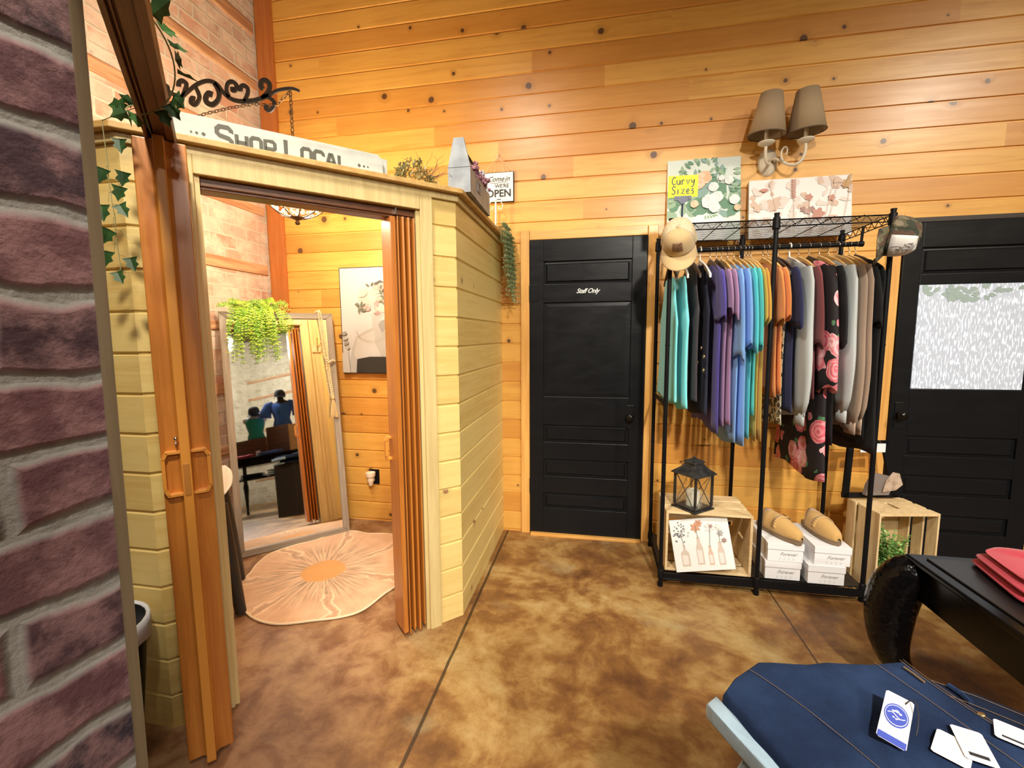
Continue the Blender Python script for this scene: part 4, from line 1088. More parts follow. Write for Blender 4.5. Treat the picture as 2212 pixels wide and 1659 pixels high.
# ------------------------------------------------------------------ hangers and clothes
def hanger(x, label, kind='wood', tilt=0.0, group='hangers on the garment rack rail', z=ROD_Z, bar=True):
    h = thing('clothes_hanger', label, 'hanger', (x, ROD_Y, z), (0, 0, tilt), group)
    mb = MB(); r = .0182 if kind == 'white' else .0150
    P = [(0, r * math.cos(a), r * math.sin(a)) for a in (PI * (1.12 - 1.12 * i / 12) for i in range(13))]
    P = [(0, -r * .93, -.008)] + [(0, r * math.cos(a), r * math.sin(a)) for a in (PI - PI * i / 12 for i in range(13))] + [(0, r * .9, -.012), (0, .006, -.028), (0, 0, -.040), (0, 0, -.066)]
    mt = {'wood': M_HANG, 'dark': M_HANGD, 'white': M_PLASTIC, 'black': M_HANGD}[kind]
    hw_ = .0042 if kind == 'white' else .0017
    mb.tube(P, hw_, 6); mb.build('hook', M_PLASTIC if kind == 'white' else M_CHROME, h, smooth=True)
    if bar:
        rings = []
        for i in range(13):
            f = -1 + 2 * i / 12; y = f * .212; zz = -.062 - .100 * abs(f) ** 1.45 + (.006 if abs(f) < .1 else 0); hh = .017 + .008 * (1 - abs(f)); t = .0055
            rings.append([(-t, y, zz - hh), (t, y, zz - hh), (t, y, zz + .004), (-t, y, zz + .004)])
        mb = MB(); mb.loft(rings); mb.build('shoulder_bar', mt, h, smooth=False, bev=.002)
    return h
def garment(name, label, cat, x, mat, length=.85, sleeve=None, slen=.25, t=.014, seed=0, halfw=.22, flare=.02, tilt=0.0, top=1.80, tank=False, cuffm=None, group='clothes hanging on the garment rack rail', dy=0.0, hemz=None, fold=.0035, sw=.075, hemband=0.0, front=0.0):
    fold = min(.004, t * .22); rr = random.Random(seed); g = thing(name, label, cat, (x, ROD_Y + dy, top), (0, 0, tilt), group)
    rows = []
    if tank: tops = [(.085, 0.0), (.10, -.02), (.115, -.06), (.13, -.13), (.165, -.20), (.19, -.25)]
    else: tops = [(.085, .0), (.12, -.012), (.165, -.034), (.20, -.058), (.218, -.085), (.222, -.12)]
    rows = [(w * halfw / .22, z) for w, z in tops]
    n = 16; z1 = rows[-1][1]
    for i in range(1, n + 1):
        f = i / n; rows.append((halfw * (tops[-1][0] / .22) * (1 - .05 * math.sin(PI * f)) + flare * f * f, z1 + (-length - z1) * f))
    nu = 36; ph = [rr.uniform(0, 6.28) for _ in range(4)]; rings = []
    for w, z in rows:
        f = max(0.0, min(1.0, -z / length)); A = fold * (.15 + f) ; ring = []
        hem = .012 * math.sin(ph[1]) if f > .95 else 0
        for j in range(nu):
            a = 2 * PI * j / nu; c, s = math.cos(a), math.sin(a)
            y = w * (abs(c) ** .72) * (1 if c >= 0 else -1); tt = t * (.55 + .45 * min(1, f * 6)) * (abs(s) ** .8) * (1 if s >= 0 else -1)
            k = y / .22
            tt += A * (math.sin(9 * k + ph[0] + f * 1.5) + .6 * math.sin(17 * k + ph[2])) * min(1, f * 2)
            ring.append((tt + front * f * k * -.02, y + .010 * f * math.sin(ph[3]) , z + (.016 * math.sin(3 * k + ph[1]) if f > .97 else 0)))
        rings.append(ring)
    if hemband:
        pass
    mb = MB(); mb.loft(rings, 0, None, True, False); body = mb.build('body', mat, g, smooth=True, angle=1.2, solid=.002)
    if sleeve:
        for sd in (-1, 1):
            k = 10; path = []; ang = rr.uniform(.10, .2); rings = []
            for i in range(k + 1):
                f = i / k; y = sd * (.178 + (.045 if sleeve == 'short' else .035) * math.sin(min(1, f * 1.3) * PI / 2)); z = -.045 - slen * f
                path.append((0, y, z))
            for i, p in enumerate(path):
                f = i / k
                if sleeve == 'short': ry = sw * (.78 + .30 * f); rx = t * 1.1
                else:
                    ry = sw * (1.0 - .28 * f) * (1 + .22 * math.sin(PI * max(0, f - .45) / .55)); rx = t * 1.0 + (.010 if t > .015 else .002) * math.sin(PI * f)
                    if f > .9: ry *= .62; rx *= .9
                if i == 0: ry *= .7
                ring = []
                for j in range(24):
                    a = 2 * PI * j / 24; c, s = math.cos(a), math.sin(a)
                    rip = fold * .8 * f * math.sin(5 * a + ph[0] + 3 * f)
                    ring.append((rx * s + rip, p[1] + ry * c, p[2] + (.018 * math.sin(2 * a + ph[1]) if i == k and sleeve == 'short' else 0) - sd * c * 0.0))
                rings.append(ring)
            mb = MB(); mb.loft(rings, 0, None, True, False); s_ = mb.build('sleeve', mat, g, smooth=True, angle=1.2, solid=.002)
            if sleeve == 'long':
                mb = MB(); e = path[-1]; cy, cz = e[1], e[2]
                rc = [[(t * .8 * math.sin(2 * PI * j / 20), cy + sw * .52 * math.cos(2 * PI * j / 20), z) for j in range(20)] for z in (cz + .012, cz - .02, cz - .05)]
                mb.loft(rc, 0, None, False, False); mb.build('cuff', cuffm or mat, s_, smooth=True, solid=.003)
        
    return g
FB_ = fabric
F_TURQ = FB_('turquoise_knit', (.20, .76, .80)); F_CHAR = FB_('charcoal_knit', (.060, .050, .062)); F_NAVYK = FB_('dark_navy_knit', (.010, .013, .032))
F_PURP = FB_('violet_cotton', (.072, .052, .36)); F_MAUV = FB_('mauve_cotton', (.40, .22, .42)); F_PERI = FB_('periwinkle_cotton', (.20, .43, .88)); F_AQUA = FB_('aqua_cotton', (.08, .66, .68))
F_MUST = FB_('mustard_cotton', (.76, .46, .05)); F_ORNG = FB_('orange_cotton', (.80, .30, .07)); F_NAVY = FB_('navy_cotton', (.016, .024, .10)); F_GREY = FB_('grey_fleece', (.44, .47, .47), (.36, .39, .39)); F_MAR = FB_('maroon_cotton', (.20, .045, .05))
F_TAN = FB_('tan_knit', (.42, .31, .23), (.34, .24, .17)); F_BLK = FB_('black_cotton', (.008, .008, .009)); F_WHITE = FB_('white_cotton', (.7, .7, .68))
def leopard():
    t = NT('leopard_print'); o = t.obj(); v = t.n('TexVoronoi', {'Vector': o, 'Scale': 42.0}).outputs['Distance']; n = t.noise(o, 90, 2)
    c = t.ramp(t.ma('ADD', v, t.ma('MULTIPLY', t.ma('SUBTRACT', n, .5), .25)), [(.15, (.42, .34, .20)), (.30, (.05, .045, .04)), (.45, (.05, .045, .04)), (.55, (.72, .66, .46))])
    t.set(Base_Color=c, Roughness=.8); return t.m
def roses():
    t = NT('rose_print'); o = t.obj(); w = t.noise(o, 16, 3)
    ov = t.n('VectorMath', {0: o, 1: t.n('VectorMath', {0: t.xyz(w, w, w), 3: .03}, operation='SCALE').outputs[0]}, operation='ADD').outputs[0]
    V = t.n('TexVoronoi', {'Vector': ov, 'Scale': 8.6, 'Randomness': .7}); d = V.outputs['Distance']; cr = t.n('SeparateColor', {0: V.outputs['Color']}).outputs[0]
    pet = t.ma('ADD', .5, t.ma('MULTIPLY', t.ma('SINE', t.ma('ADD', t.ma('MULTIPLY', d, 34.0), t.ma('MULTIPLY', w, 16.0))), .5))
    rose = t.mix(pet, t.mix(cr, (.66, .08, .12), (.72, .24, .28)), t.mix(cr, (.80, .30, .34), (.86, .55, .56)))
    V2 = t.n('TexVoronoi', {'Vector': ov, 'Scale': 17.0}); d2 = V2.outputs['Distance']; lg = t.n('SeparateColor', {0: V2.outputs['Color']}).outputs[1]
    leafm = t.ma('MULTIPLY', t.ma('LESS_THAN', d2, .34), t.ma('MULTIPLY', t.ma('LESS_THAN', lg, .45), t.ma('LESS_THAN', d, .7)))
    c = t.mix(leafm, (.010, .006, .008), (.07, .19, .09))
    c = t.mix(t.ma('LESS_THAN', d, .52), c, rose)
    t.set(Base_Color=c, Roughness=.85); return t.m
F_LEO = leopard(); F_ROSE = roses()
WH = 'wooden hanger'
hanger(.418, 'black slim hanger holding the paler turquoise tank top', 'dark', z=ROD_Z); hanger(.476, 'white plastic hanger holding the brighter turquoise tank top', 'white')
garment('tank_top', 'paler turquoise tank top hanging next to the left end posts', 'tank top', .418, F_TURQ, .70, None, seed=1, tank=True, halfw=.235, top=1.735, t=.014, flare=.03, tilt=.07)
garment('tank_top', 'brighter turquoise tank top beside the charcoal top', 'tank top', .476, F_TURQ, .73, None, seed=2, tank=True, halfw=.235, top=1.74, t=.016, flare=.03, tilt=.07)
g = [('tank_top', 'charcoal sleeveless top between turquoise and dark navy tops', 'top', .528, F_CHAR, dict(length=.76, tank=True, t=.012, halfw=.24), 'dark', 'dark hanger holding the charcoal sleeveless top'),
 ('buttoned_blouse', 'dark navy double-breasted top with gold buttons', 'top', .578, F_NAVYK, dict(length=.83, tank=True, t=.015, halfw=.25), 'white', 'white plastic hanger holding the dark navy buttoned top'),
 ('tee_shirt', 'violet short-sleeved top beside the dark navy buttoned top', 'shirt', .632, F_PURP, dict(length=.90, sleeve='short', slen=.26, halfw=.235, t=.011), 'dark', 'dark brown hanger holding the violet top'),
 ('tee_shirt', 'mauve tee shirt next to the violet top', 'shirt', .666, F_MAUV, dict(length=.88, sleeve='short', slen=.22, t=.009), 'dark', 'dark brown hanger holding the mauve tee nearest the violet top'),
 ('tee_shirt', 'mauve tee shirt next to the blue shirts', 'shirt', .693, F_MAUV, dict(length=.88, sleeve='short', slen=.25, t=.009), 'wood', 'wooden hanger holding the mauve tee nearest the blue shirts'),
 ('tee_shirt', 'periwinkle blue loose shirt beside the mauve tees, drooping long sleeves', 'shirt', .724, F_PERI, dict(length=.97, sleeve='short', slen=.46, t=.011, sw=.085, halfw=.235), 'wood', 'wooden hanger holding the periwinkle shirt beside the mauve tees'),
 ('tee_shirt', 'periwinkle blue loose shirt beside the aqua shirts', 'shirt', .758, F_PERI, dict(length=.96, sleeve='short', slen=.40, t=.010, sw=.085, halfw=.235), 'wood', 'wooden hanger holding the periwinkle shirt beside the aqua shirts'),
 ('tee_shirt', 'aqua shirt beside the periwinkle shirts', 'shirt', .788, F_AQUA, dict(length=.95, sleeve='short', slen=.42, t=.008, sw=.082, halfw=.235), 'wood', 'wooden hanger holding the aqua shirt beside the periwinkle ones'),
 ('tee_shirt', 'aqua shirt beside the mustard shirts', 'shirt', .812, F_AQUA, dict(length=.80, sleeve='short', slen=.41, t=.007, sw=.082, halfw=.23), 'wood', 'wooden hanger holding the aqua shirt beside the mustard ones'),
 ('tee_shirt', 'mustard yellow tee beside the aqua shirts', 'shirt', .830, F_MUST, dict(length=.94, sleeve='short', slen=.27, t=.005), 'wood', 'wooden hanger holding the mustard tee beside the aqua shirts'),
 ('tee_shirt', 'mustard yellow tee beside the orange tees', 'shirt', .846, F_MUST, dict(length=.93, sleeve='short', slen=.28, t=.005, halfw=.225), 'wood', 'wooden hanger holding the mustard tee beside the orange tees'),
 ('tee_shirt', 'orange tee beside the mustard tees', 'shirt', .908, F_ORNG, dict(length=.70, sleeve='short', slen=.28, t=.009), 'wood', 'wooden hanger holding the orange tee beside the mustard tees'),
 ('tee_shirt', 'orange tee beside the leopard print top', 'shirt', .934, F_ORNG, dict(length=.68, sleeve='short', slen=.26, t=.009, sw=.08), 'wood', 'wooden hanger holding the orange tee beside the leopard print top'),
 ('leopard_top', 'leopard print top hanging behind the orange tees', 'top', .960, F_LEO, dict(length=.88, t=.006, halfw=.225, tank=True), 'dark', 'dark hanger holding the leopard print top'),
 ('tee_shirt', 'navy tee shirt beside the centre post', 'shirt', .985, F_NAVY, dict(length=.80, sleeve='short', slen=.30, t=.009, sw=.085), 'dark', 'dark hanger holding the navy tee'),
 ('sweatshirt', 'grey sweatshirt with long cuffed sleeves beside the navy tee', 'sweatshirt', 1.042, F_GREY, dict(length=.82, sleeve='long', slen=.76, t=.016, sw=.088, halfw=.235), 'white', 'white plastic hanger holding the grey sweatshirt beside the navy tee'),
 ('tee_shirt', 'maroon tee shirt beside the black rose print kimono', 'shirt', 1.088, F_MAR, dict(length=.72, sleeve='short', slen=.40, t=.010), 'wood', 'wooden hanger holding the maroon tee'),
 ('kimono', 'long black kimono printed with pink roses', 'kimono', 1.140, F_ROSE, dict(length=1.14, sleeve='short', slen=.62, t=.026, sw=.10, halfw=.245), 'black', 'black hanger holding the rose print kimono'),
 ('sweatshirt', 'plain black sweatshirt between the rose print kimono and a grey sweatshirt', 'sweatshirt', 1.190, F_BLK, dict(length=.95, sleeve='short', slen=.40, t=.010), 'wood', 'wooden hanger holding the plain black sweatshirt'),
 ('sweatshirt', 'grey sweatshirt with long cuffed sleeves beside the tan sweaters', 'sweatshirt', 1.235, F_GREY, dict(length=.78, sleeve='long', slen=.74, t=.016, sw=.085), 'wood', 'wooden hanger holding the grey sweatshirt beside the tan sweaters'),
 ('knit_sweater', 'tan ribbed sweater beside the grey sweatshirt', 'sweater', 1.281, F_TAN, dict(length=.86, sleeve='long', slen=.80, t=.009, sw=.085), 'wood', 'wooden hanger holding the tan sweater beside the grey sweatshirt'),
 ('knit_sweater', 'tan ribbed sweater beside the black dresses', 'sweater', 1.308, F_TAN, dict(length=.88, sleeve='long', slen=.78, t=.009, sw=.085, halfw=.23), 'wood', 'wooden hanger holding the tan sweater beside the black dresses'),
 ('dress', 'black dress beside the tan sweaters', 'dress', 1.336, F_BLK, dict(length=.92, sleeve='short', slen=.30, t=.008), 'wood', 'wooden hanger holding the black dress beside the tan sweaters'),
 ('dress', 'black dress at the right end of the rail', 'dress', 1.366, F_BLK, dict(length=1.0, tank=False, t=.013, halfw=.25, flare=.03), 'dark', 'dark hanger holding the black dress at the right end of the rail')]
R2 = random.Random(99)
for i, (nm, lab, cat, x, m, kw, hk, hl) in enumerate(g):
    tl = .05
    o = garment(nm, lab, cat, x, m, seed=20 + i, tilt=tl, **kw)
    hanger(x, hl, hk, tl)
    if nm == 'buttoned_blouse':
        for by, bz in ((-.175, 1.343), (-.285, 1.299), (-.115, 1.261), (-.255, 1.227)):
            mb = MB(); mb.lathe([(.0, .004), (.010, .003), (.0115, .0), (.0115, -.003)], 14, 0, basis((-.024, max(by, -.235), bz - 1.80), (0, 0, 1), (0, -1, 0), (-1, 0, 0)))
            mb.build('button', M_BRASS, o, smooth=True)
# small price ticket hung below the tan sweaters
# ------------------------------------------------------------------ caps
def cap(name, label, loc, F, U, mc, mback, patchm, kind):
    F = Vector(F).normalized(); U = Vector(U); U = (U - F * U.dot(F)).normalized(); S_ = F.cross(U)
    c = thing(name, label, 'cap', group='baseball caps'); c.matrix_world = basis(loc, S_, F, U)
    def cr(a, b):   # a around (0 = forward), b up 0..1
        q = math.cos(b * PI / 2) ** .62; fr = max(0, math.cos(a)); zz = (.108 + .022 * fr * (1 - b)) * math.sin(b * PI / 2) ** .9
        return (.084 * q * math.sin(a), .100 * q * math.cos(a) - .006, zz)
    for nm, a0, a1, m in (('front_panel', -PI * .36, PI * .36, mc), ('back_panel', PI * .36, PI * 1.64, mback)):
        mb = MB(); mb.grid(lambda u, v: cr(a0 + (a1 - a0) * u, v * .995), 20, 14, 0); p = mb.build(nm, m, c, smooth=True, solid=.003)
    def br_(u, v):
        a = (u - .5) * PI * .80; r0 = cr(a, 0); L = .075 * math.cos(a * 1.02) ** .55 * v
        x = r0[0] * (1 + .10 * v); y = r0[1] + L
        return (x, y, -.018 * (x / .084) ** 2 * (.3 + v) - .010 * v)
    mb = MB(); mb.grid(br_, 22, 8); mb.build('brim', mc, c, smooth=True, solid=.004)
    mb = MB(); mb.sphere((0, -.006, .110), .007, 8, 0, None, (1, 1, .6)); mb.build('button', mc, c, smooth=True)
    mb = MB(); pw, z0, z1 = (.30, .22, .52) if kind == 'khaki' else (.80, .06, .74)
    mb.grid(lambda u, v: tuple(Vector(cr((u - .5) * 2 * pw, z0 + (z1 - z0) * v)) * 1.03 + Vector((0, .0015, 0))), 10, 6)
    pt = mb.build('patch', patchm, c, smooth=True, solid=.0015)
    if kind != 'khaki':
        mb = MB()
        for i in range(22):
            u, v = R2.uniform(.38, .72), R2.uniform(.2, .8); q = [Vector(cr((a - .5) * 2 * pw, z0 + (z1 - z0) * b)) * 1.045 + Vector((0, .0025, 0)) for a, b in ((u, v), (u + R2.uniform(-.08, .08), v + R2.uniform(-.2, .2)), (u + R2.uniform(-.1, .1), v + R2.uniform(-.2, .2)))]
            mb.tube(q, .0012, 4)
        mb.build('stitching', M_GREYINK, pt)
    else:
        mb = MB(); mb.tube([cr(a, .02) for a in (PI * .42 + PI * 1.16 * i / 16 for i in range(17))], .004, 6); mb.build('sweatband', mc, c, smooth=True)
    return c
def mesh_m(name, col):
    t = NT(name); o = t.obj(); n = t.n('TexVoronoi', {'Vector': o, 'Scale': 260.0}).outputs['Distance']
    t.set(Base_Color=t.mix(t.sm(n, .25, .5), tuple(q * .55 for q in col), col), Roughness=.7); return t.m
def camo():
    t = NT('camouflage'); o = t.obj(); n = t.noise(o, 22, 2); n2 = t.noise(t.n('VectorMath', {0: o, 1: (3, 5, 7)}, operation='ADD').outputs[0], 26, 2)
    c = t.ramp(n, [(.40, (.032, .036, .022)), (.46, (.10, .09, .05)), (.54, (.10, .09, .05)), (.58, (.21, .17, .11))]); c.node.color_ramp.interpolation = 'CONSTANT'
    c = t.mix(t.ma('GREATER_THAN', n2, .58), c, (.085, .045, .028)); t.set(Base_Color=c, Roughness=.9); return t.m
KH = fabric('khaki_twill', (.60, .44, .22), (.54, .39, .19), 90)
cap('trucker_cap', 'khaki trucker cap hung on the left front post of the rack', (.412, 2.470, 1.893), (-.06, -.42, -.91), (-.22, -.90, .40), KH, mesh_m('khaki_mesh', (.68, .56, .36)), mottled('brown_patch', (.16, .085, .04), (.28, .16, .09), 60, .7), 'khaki')
CM = camo()
cap('camo_cap', 'camouflage cap with white patch hung on the right front post of the rack', (1.362, 2.462, 1.872), (-.50, -.50, -.70), (.84, -.30, .06), CM, CM, plain('patch_white', (.70, .69, .66), .7), 'camo')

# yellow card in a clip above the khaki cap
yc = thing('sign_card', 'bright yellow handwritten Curvy Sizes card clipped above the khaki cap', 'sign', (.430, 2.505, 2.172), (0, 0, rad(2)))
MB().bx(-.073, .073, -.001, .001, -.052, .056).build('card', plain('yellow_card', (.92, .86, .02), .6), yc)
mb = MB(); HW = {'C': [[(.8, .85), (.55, 1), (.25, .75), (.2, .3), (.45, .02), (.8, .15)]], 'u': [[(.2, .6), (.22, .15), (.45, .02), (.7, .2), (.72, .6)], [(.72, .6), (.76, .02)]], 'r': [[(.25, .6), (.28, .0)], [(.27, .4), (.45, .6), (.65, .58)]],
     'v': [[(.2, .6), (.42, .03), (.72, .62)]], 'y': [[(.2, .6), (.35, .25), (.6, .25), (.72, .6)], [(.72, .6), (.62, -.05), (.4, -.32), (.2, -.22)]], 'S': [[(.8, .85), (.5, 1), (.22, .8), (.4, .55), (.7, .4), (.7, .12), (.4, .0), (.15, .12)]],
     'i': [[(.4, .6), (.42, .0)]], 'z': [[(.2, .58), (.7, .6), (.22, .03), (.74, .05)]], 'e': [[(.25, .32), (.7, .36), (.6, .6), (.35, .58), (.22, .3), (.4, .02), (.72, .1)]], 's': [[(.68, .55), (.4, .6), (.28, .44), (.6, .28), (.6, .08), (.3, .0)]]}
FBY = basis((0, -.0012, 0), (1, 0, 0), (0, 0, 1), (0, -1, 0))
for word, z in (('Curvy', .010), ('Sizes', -.036)):
    x = -.060
    for chx in word:
        k = .040; adv = .0235
        for st_ in HW[chx]: stroke(mb, [(x + a * .029, z + b * k) for a, b in st_], .0056, 0, 0, FBY, .0006)
        x += adv
mb.build('handwriting', plain('marker', (.03, .035, .05), .5), yc)
mb = MB(); mb.prism([(-.042, -.066), (.042, -.066), (.042, -.046), (-.042, -.046)], -.004, .004, 0, basis((0, 0, 0), (1, 0, 0), (0, 0, 1), (0, -1, 0))); mb.prism([(-.026, -.066), (.026, -.066), (.008, -.084), (-.008, -.084)], -.004, .004, 0, basis((0, 0, 0), (1, 0, 0), (0, 0, 1), (0, -1, 0)))
mb.tube([(0, .0, -.082), (0, .003, -.165)], .0045, 8); cl = mb.build('clip', plain('navy_plastic', (.012, .018, .07), .4), yc)
mb = MB(); [mb.sphere((sx * .028, -.0045, -.055), .003, 8) for sx in (-1, 1)]; mb.build('rivets', M_CHROME, cl)

# ------------------------------------------------------------------ canvases on the top shelf
def canvas(name, label, loc, w, h, tilt, shapes, mats, th=.022):
    c = thing(name, label, 'picture', loc, (tilt, 0, 0), 'canvas prints on the garment rack'); MB().bx(-w / 2, w / 2, 0, th, 0, h).build('canvas', mats[0], c, bev=.002)
    mb = MB(); L = [0]
    def Q(poly, m):
        L[0] += 1
        mb.flat([(min(max(x, -w / 2 + .0005), w / 2 - .0005), min(max(y, .0005), h - .0005)) for x, y in poly], .0002 + .00006 * L[0], m, basis((0, 0, 0), (1, 0, 0), (0, 0, 1), (0, -1, 0)))
    shapes(Q); mb.build('painting', mats, c); return c
def art1(Q):
    r = random.Random(41); W_, H_ = .425, .505
    for k in range(60): Q(blob(r.uniform(-.22, .22), r.uniform(.16, .36) , r.uniform(.03, .05), r.uniform(.02, .04), r.uniform(0, 3), 10, .2, r), r.choice((1, 1, 2, 7)))
    for k in range(70):
        a = r.uniform(-.3, 3.4); d = r.uniform(.12, .25); Q(leafshape(.03 + d * math.cos(a) * .9, .27 + d * math.sin(a) * .9, r.uniform(.035, .055), r.uniform(.014, .024), a + r.uniform(-.9, .9)), r.choice((1, 1, 2, 2, 7)))
    Q([(-.06, .0), (-.085, .05), (-.085, .10), (-.05, .145), (-.035, .158), (.09, .158), (.12, .13), (.14, .08), (.13, .03), (.11, 0)], 3)
    for k in range(5): Q(leafshape(.01 + .012 * k, .155, .03, .012, -1.5 + .3 * k), 2)
    def flower(cx, cy, s, m, m2):
        for k in range(8): Q(blob(cx + s * .32 * math.cos(k * .9), cy + s * .32 * math.sin(k * .9), s * .62 * (1 - k * .03), s * .55, k, 10, .1, r), m if k % 3 else m2)
        for k in range(5): Q(blob(cx + r.uniform(-.3, .3) * s, cy + r.uniform(-.2, .3) * s, s * .3, s * .22, k, 8, .1, r), m2 if k % 2 else m)
    for cx, cy, s, m, m2 in ((.0, .385, .05, 4, 5), (-.03, .35, .04, 5, 4), (.055, .325, .034, 3, 6), (.145, .36, .030, 3, 6), (.075, .262, .042, 3, 6), (.03, .235, .052, 3, 6), (.06, .20, .04, 3, 6), (.175, .24, .036, 3, 6), (-.055, .225, .028, 5, 4), (.19, .19, .022, 4, 5), (.10, .375, .02, 3, 6), (-.10, .30, .03, 4, 5)): flower(cx, cy, s, m, m2)
pl = lambda n, c: plain(n, c, .6)
A1 = [pl('art_ground', (.66, .74, .68)), pl('art_green', (.13, .27, .17)), pl('art_green_pale', (.30, .44, .30)), pl('art_white', (.80, .82, .80)), pl('art_peach', (.80, .46, .28)), pl('art_peach_light', (.84, .60, .44)), pl('art_offwhite', (.66, .71, .70)), pl('art_blue_green', (.24, .38, .34))]
canvas('canvas_print', 'canvas of white and peach flowers in a white vase on the rack top', (.640, 2.988, 1.9905), .425, .508, rad(-6.5), art1, A1)
def art2(Q):
    r = random.Random(43)
    for k in range(60): Q(blob(r.uniform(-.28, .28), r.uniform(.02, .34), r.uniform(.012, .04), r.uniform(.010, .03), r.uniform(0, 3), 9, .3, r), r.choice((1, 1, 1, 2)))
    for cx, cy, s, m in ((-.14, .20, .04, 2), (.05, .23, .022, 3), (.02, .16, .018, 4), (.045, .15, .022, 5), (.065, .16, .018, 4), (.10, .13, .035, 3), (.20, .30, .026, 2), (.25, .30, .03, 6), (.28, .27, .03, 2), (-.23, .18, .025, 2), (.17, .22, .02, 3)):
        for k in range(5): Q(blob(cx + s * .5 * math.cos(k * 1.26), cy + s * .5 * math.sin(k * 1.26), s * .55, s * .4, k * 1.26, 9, .15, r), m)
    def stem(x0, y0, x1, y1, m=2):
        dx, dy = x1 - x0, y1 - y0; L = math.hypot(dx, dy); nx, ny = -dy / L * .0012, dx / L * .0012; Q([(x0 + nx, y0 + ny), (x1 + nx, y1 + ny), (x1 - nx, y1 - ny), (x0 - nx, y0 - ny)], m)
    for x0, x1, y1 in ((-.10, -.165, .33), (-.03, -.035, .34), (.06, .05, .22), (.14, .20, .30), (.22, .27, .30), (.12, .17, .28)): stem(x0, .02, x1, y1)
    for k in range(9):
        y = .335 - k * .013
        for sd in (-1, 1): Q(leafshape(-.035, y, .016, .009, PI / 2 + sd * 1.1), 3)
    Q(leafshape(-.17, .285, .055, .022, PI), 3); Q(leafshape(-.165, .30, .05, .018, 1.3), 2)
    for k in range(8): Q(leafshape(.225 + k * .004, .27 + k * .008, .05, .008, .4 + k * .1), 6)
    for k in range(5): Q(leafshape(.18 + k * .012, .30, .045, .016, 1.2 + k * .25), 2)
A2 = [pl('art2_ground', (.80, .77, .74)), pl('art2_wash', (.70, .62, .56)), pl('art2_beige', (.62, .46, .36)), pl('art2_rust', (.50, .24, .18)), pl('art2_plum', (.34, .20, .17)), pl('art2_mauve', (.46, .29, .25)), pl('art2_ochre', (.50, .30, .13))]
canvas('canvas_print', 'wide canvas of brown and rust wildflowers on the rack top', (1.178, 2.988, 1.9905), .556, .352, rad(-6.5), art2, A2)

# ------------------------------------------------------------------ wall sconce
sc = thing('wall_sconce', 'two-armed cream wall sconce with beige cone shades above the canvases', 'wall lamp', (1.010, YB, 2.470))
M_SC = plain('sconce_cream', (.66, .58, .44), .45); t = NT('shade_linen'); t.set(Base_Color=(.34, .245, .145), Roughness=.9, Subsurface_Weight=.0); t.bump(t.noise(t.obj(), 300, 2), .2, .002); M_SH = t.m
mb = MB(); mb.lathe([(.0, -.022), (.02, -.021), (.042, -.012), (.055, -.002), (.055, 0)], 24, 0, basis((0, 0, -.02), (1, 0, 0), (0, 0, -1), (0, 1, 0)), 1, 1.5)
mb.build('wall_plate', M_SC, sc, smooth=True)
for sx, bx_ in ((-1, -.052), (1, .150)):
    cx = bx_; mb = MB()
    if sx < 0: P = bez((0, -.02, -.02), (-.01, -.09, -.06), (-.06, -.12, -.10), (-.058, -.135, .03), n=14)
    else: P = bez((0, -.02, -.02), (.04, -.08, .02), (.06, -.11, -.14), (.17, -.135, -.11), (.150, -.135, .03), n=18)
    mb.tube(P, .0085, 8)
    if sx > 0: mb.tube(bez((.055, -.09, -.05), (.01, -.10, .0), (.06, -.10, .07), (.085, -.10, .02), (.06, -.10, -.02), n=16), [.007 - .0002 * i for i in range(17)], 8)
    a = mb.build('arm', M_SC, sc, smooth=True); c = Vector(P[-1])
    mb = MB(); mb.lathe([(.0, -.008), (.012, -.004), (.030, .004), (.043, .012), (.045, .018), (.030, .014), (.014, .012), (.0, .012)], 22, 0, Matrix.Translation(c)); mb.build('drip_cup', M_SC, a, smooth=True)
    mb = MB(); mb.tube([c + Vector((0, 0, .01)), c + Vector((0, 0, .075))], .0105, 12); mb.build('candle_sleeve', M_CREAM, a, smooth=True, angle=.7)
    tl = Matrix.Translation(c + Vector((0, 0, .055))) @ Euler((rad(4), rad(-3 * sx), 0)).to_matrix().to_4x4()
    mb = MB(); mb.lathe([(.098, .0), (.056, .222)], 32, 0, tl)
    mb.f = mb.f[:32]; mb.mi = mb.mi[:32]; s_ = mb.build('lamp_shade', M_SH, sc, smooth=True, solid=.002)
    mb = MB(); mb.tube([tl @ Vector((.0985 * math.cos(q), .0985 * math.sin(q), .001)) for q in (2 * PI * i / 32 for i in range(32))], .0028, 6, closed=True); mb.build('shade_trim', plain('dark_trim', (.10, .065, .035), .7), s_, smooth=True)
    mb = MB(); mb.lathe([(.008, .075), (.013, .09), (.011, .115), (.0, .135)], 12, 0, Matrix.Translation(c)); mb.build('bulb', plain('unlit_bulb', (.8, .78, .72), .2), a, smooth=True)
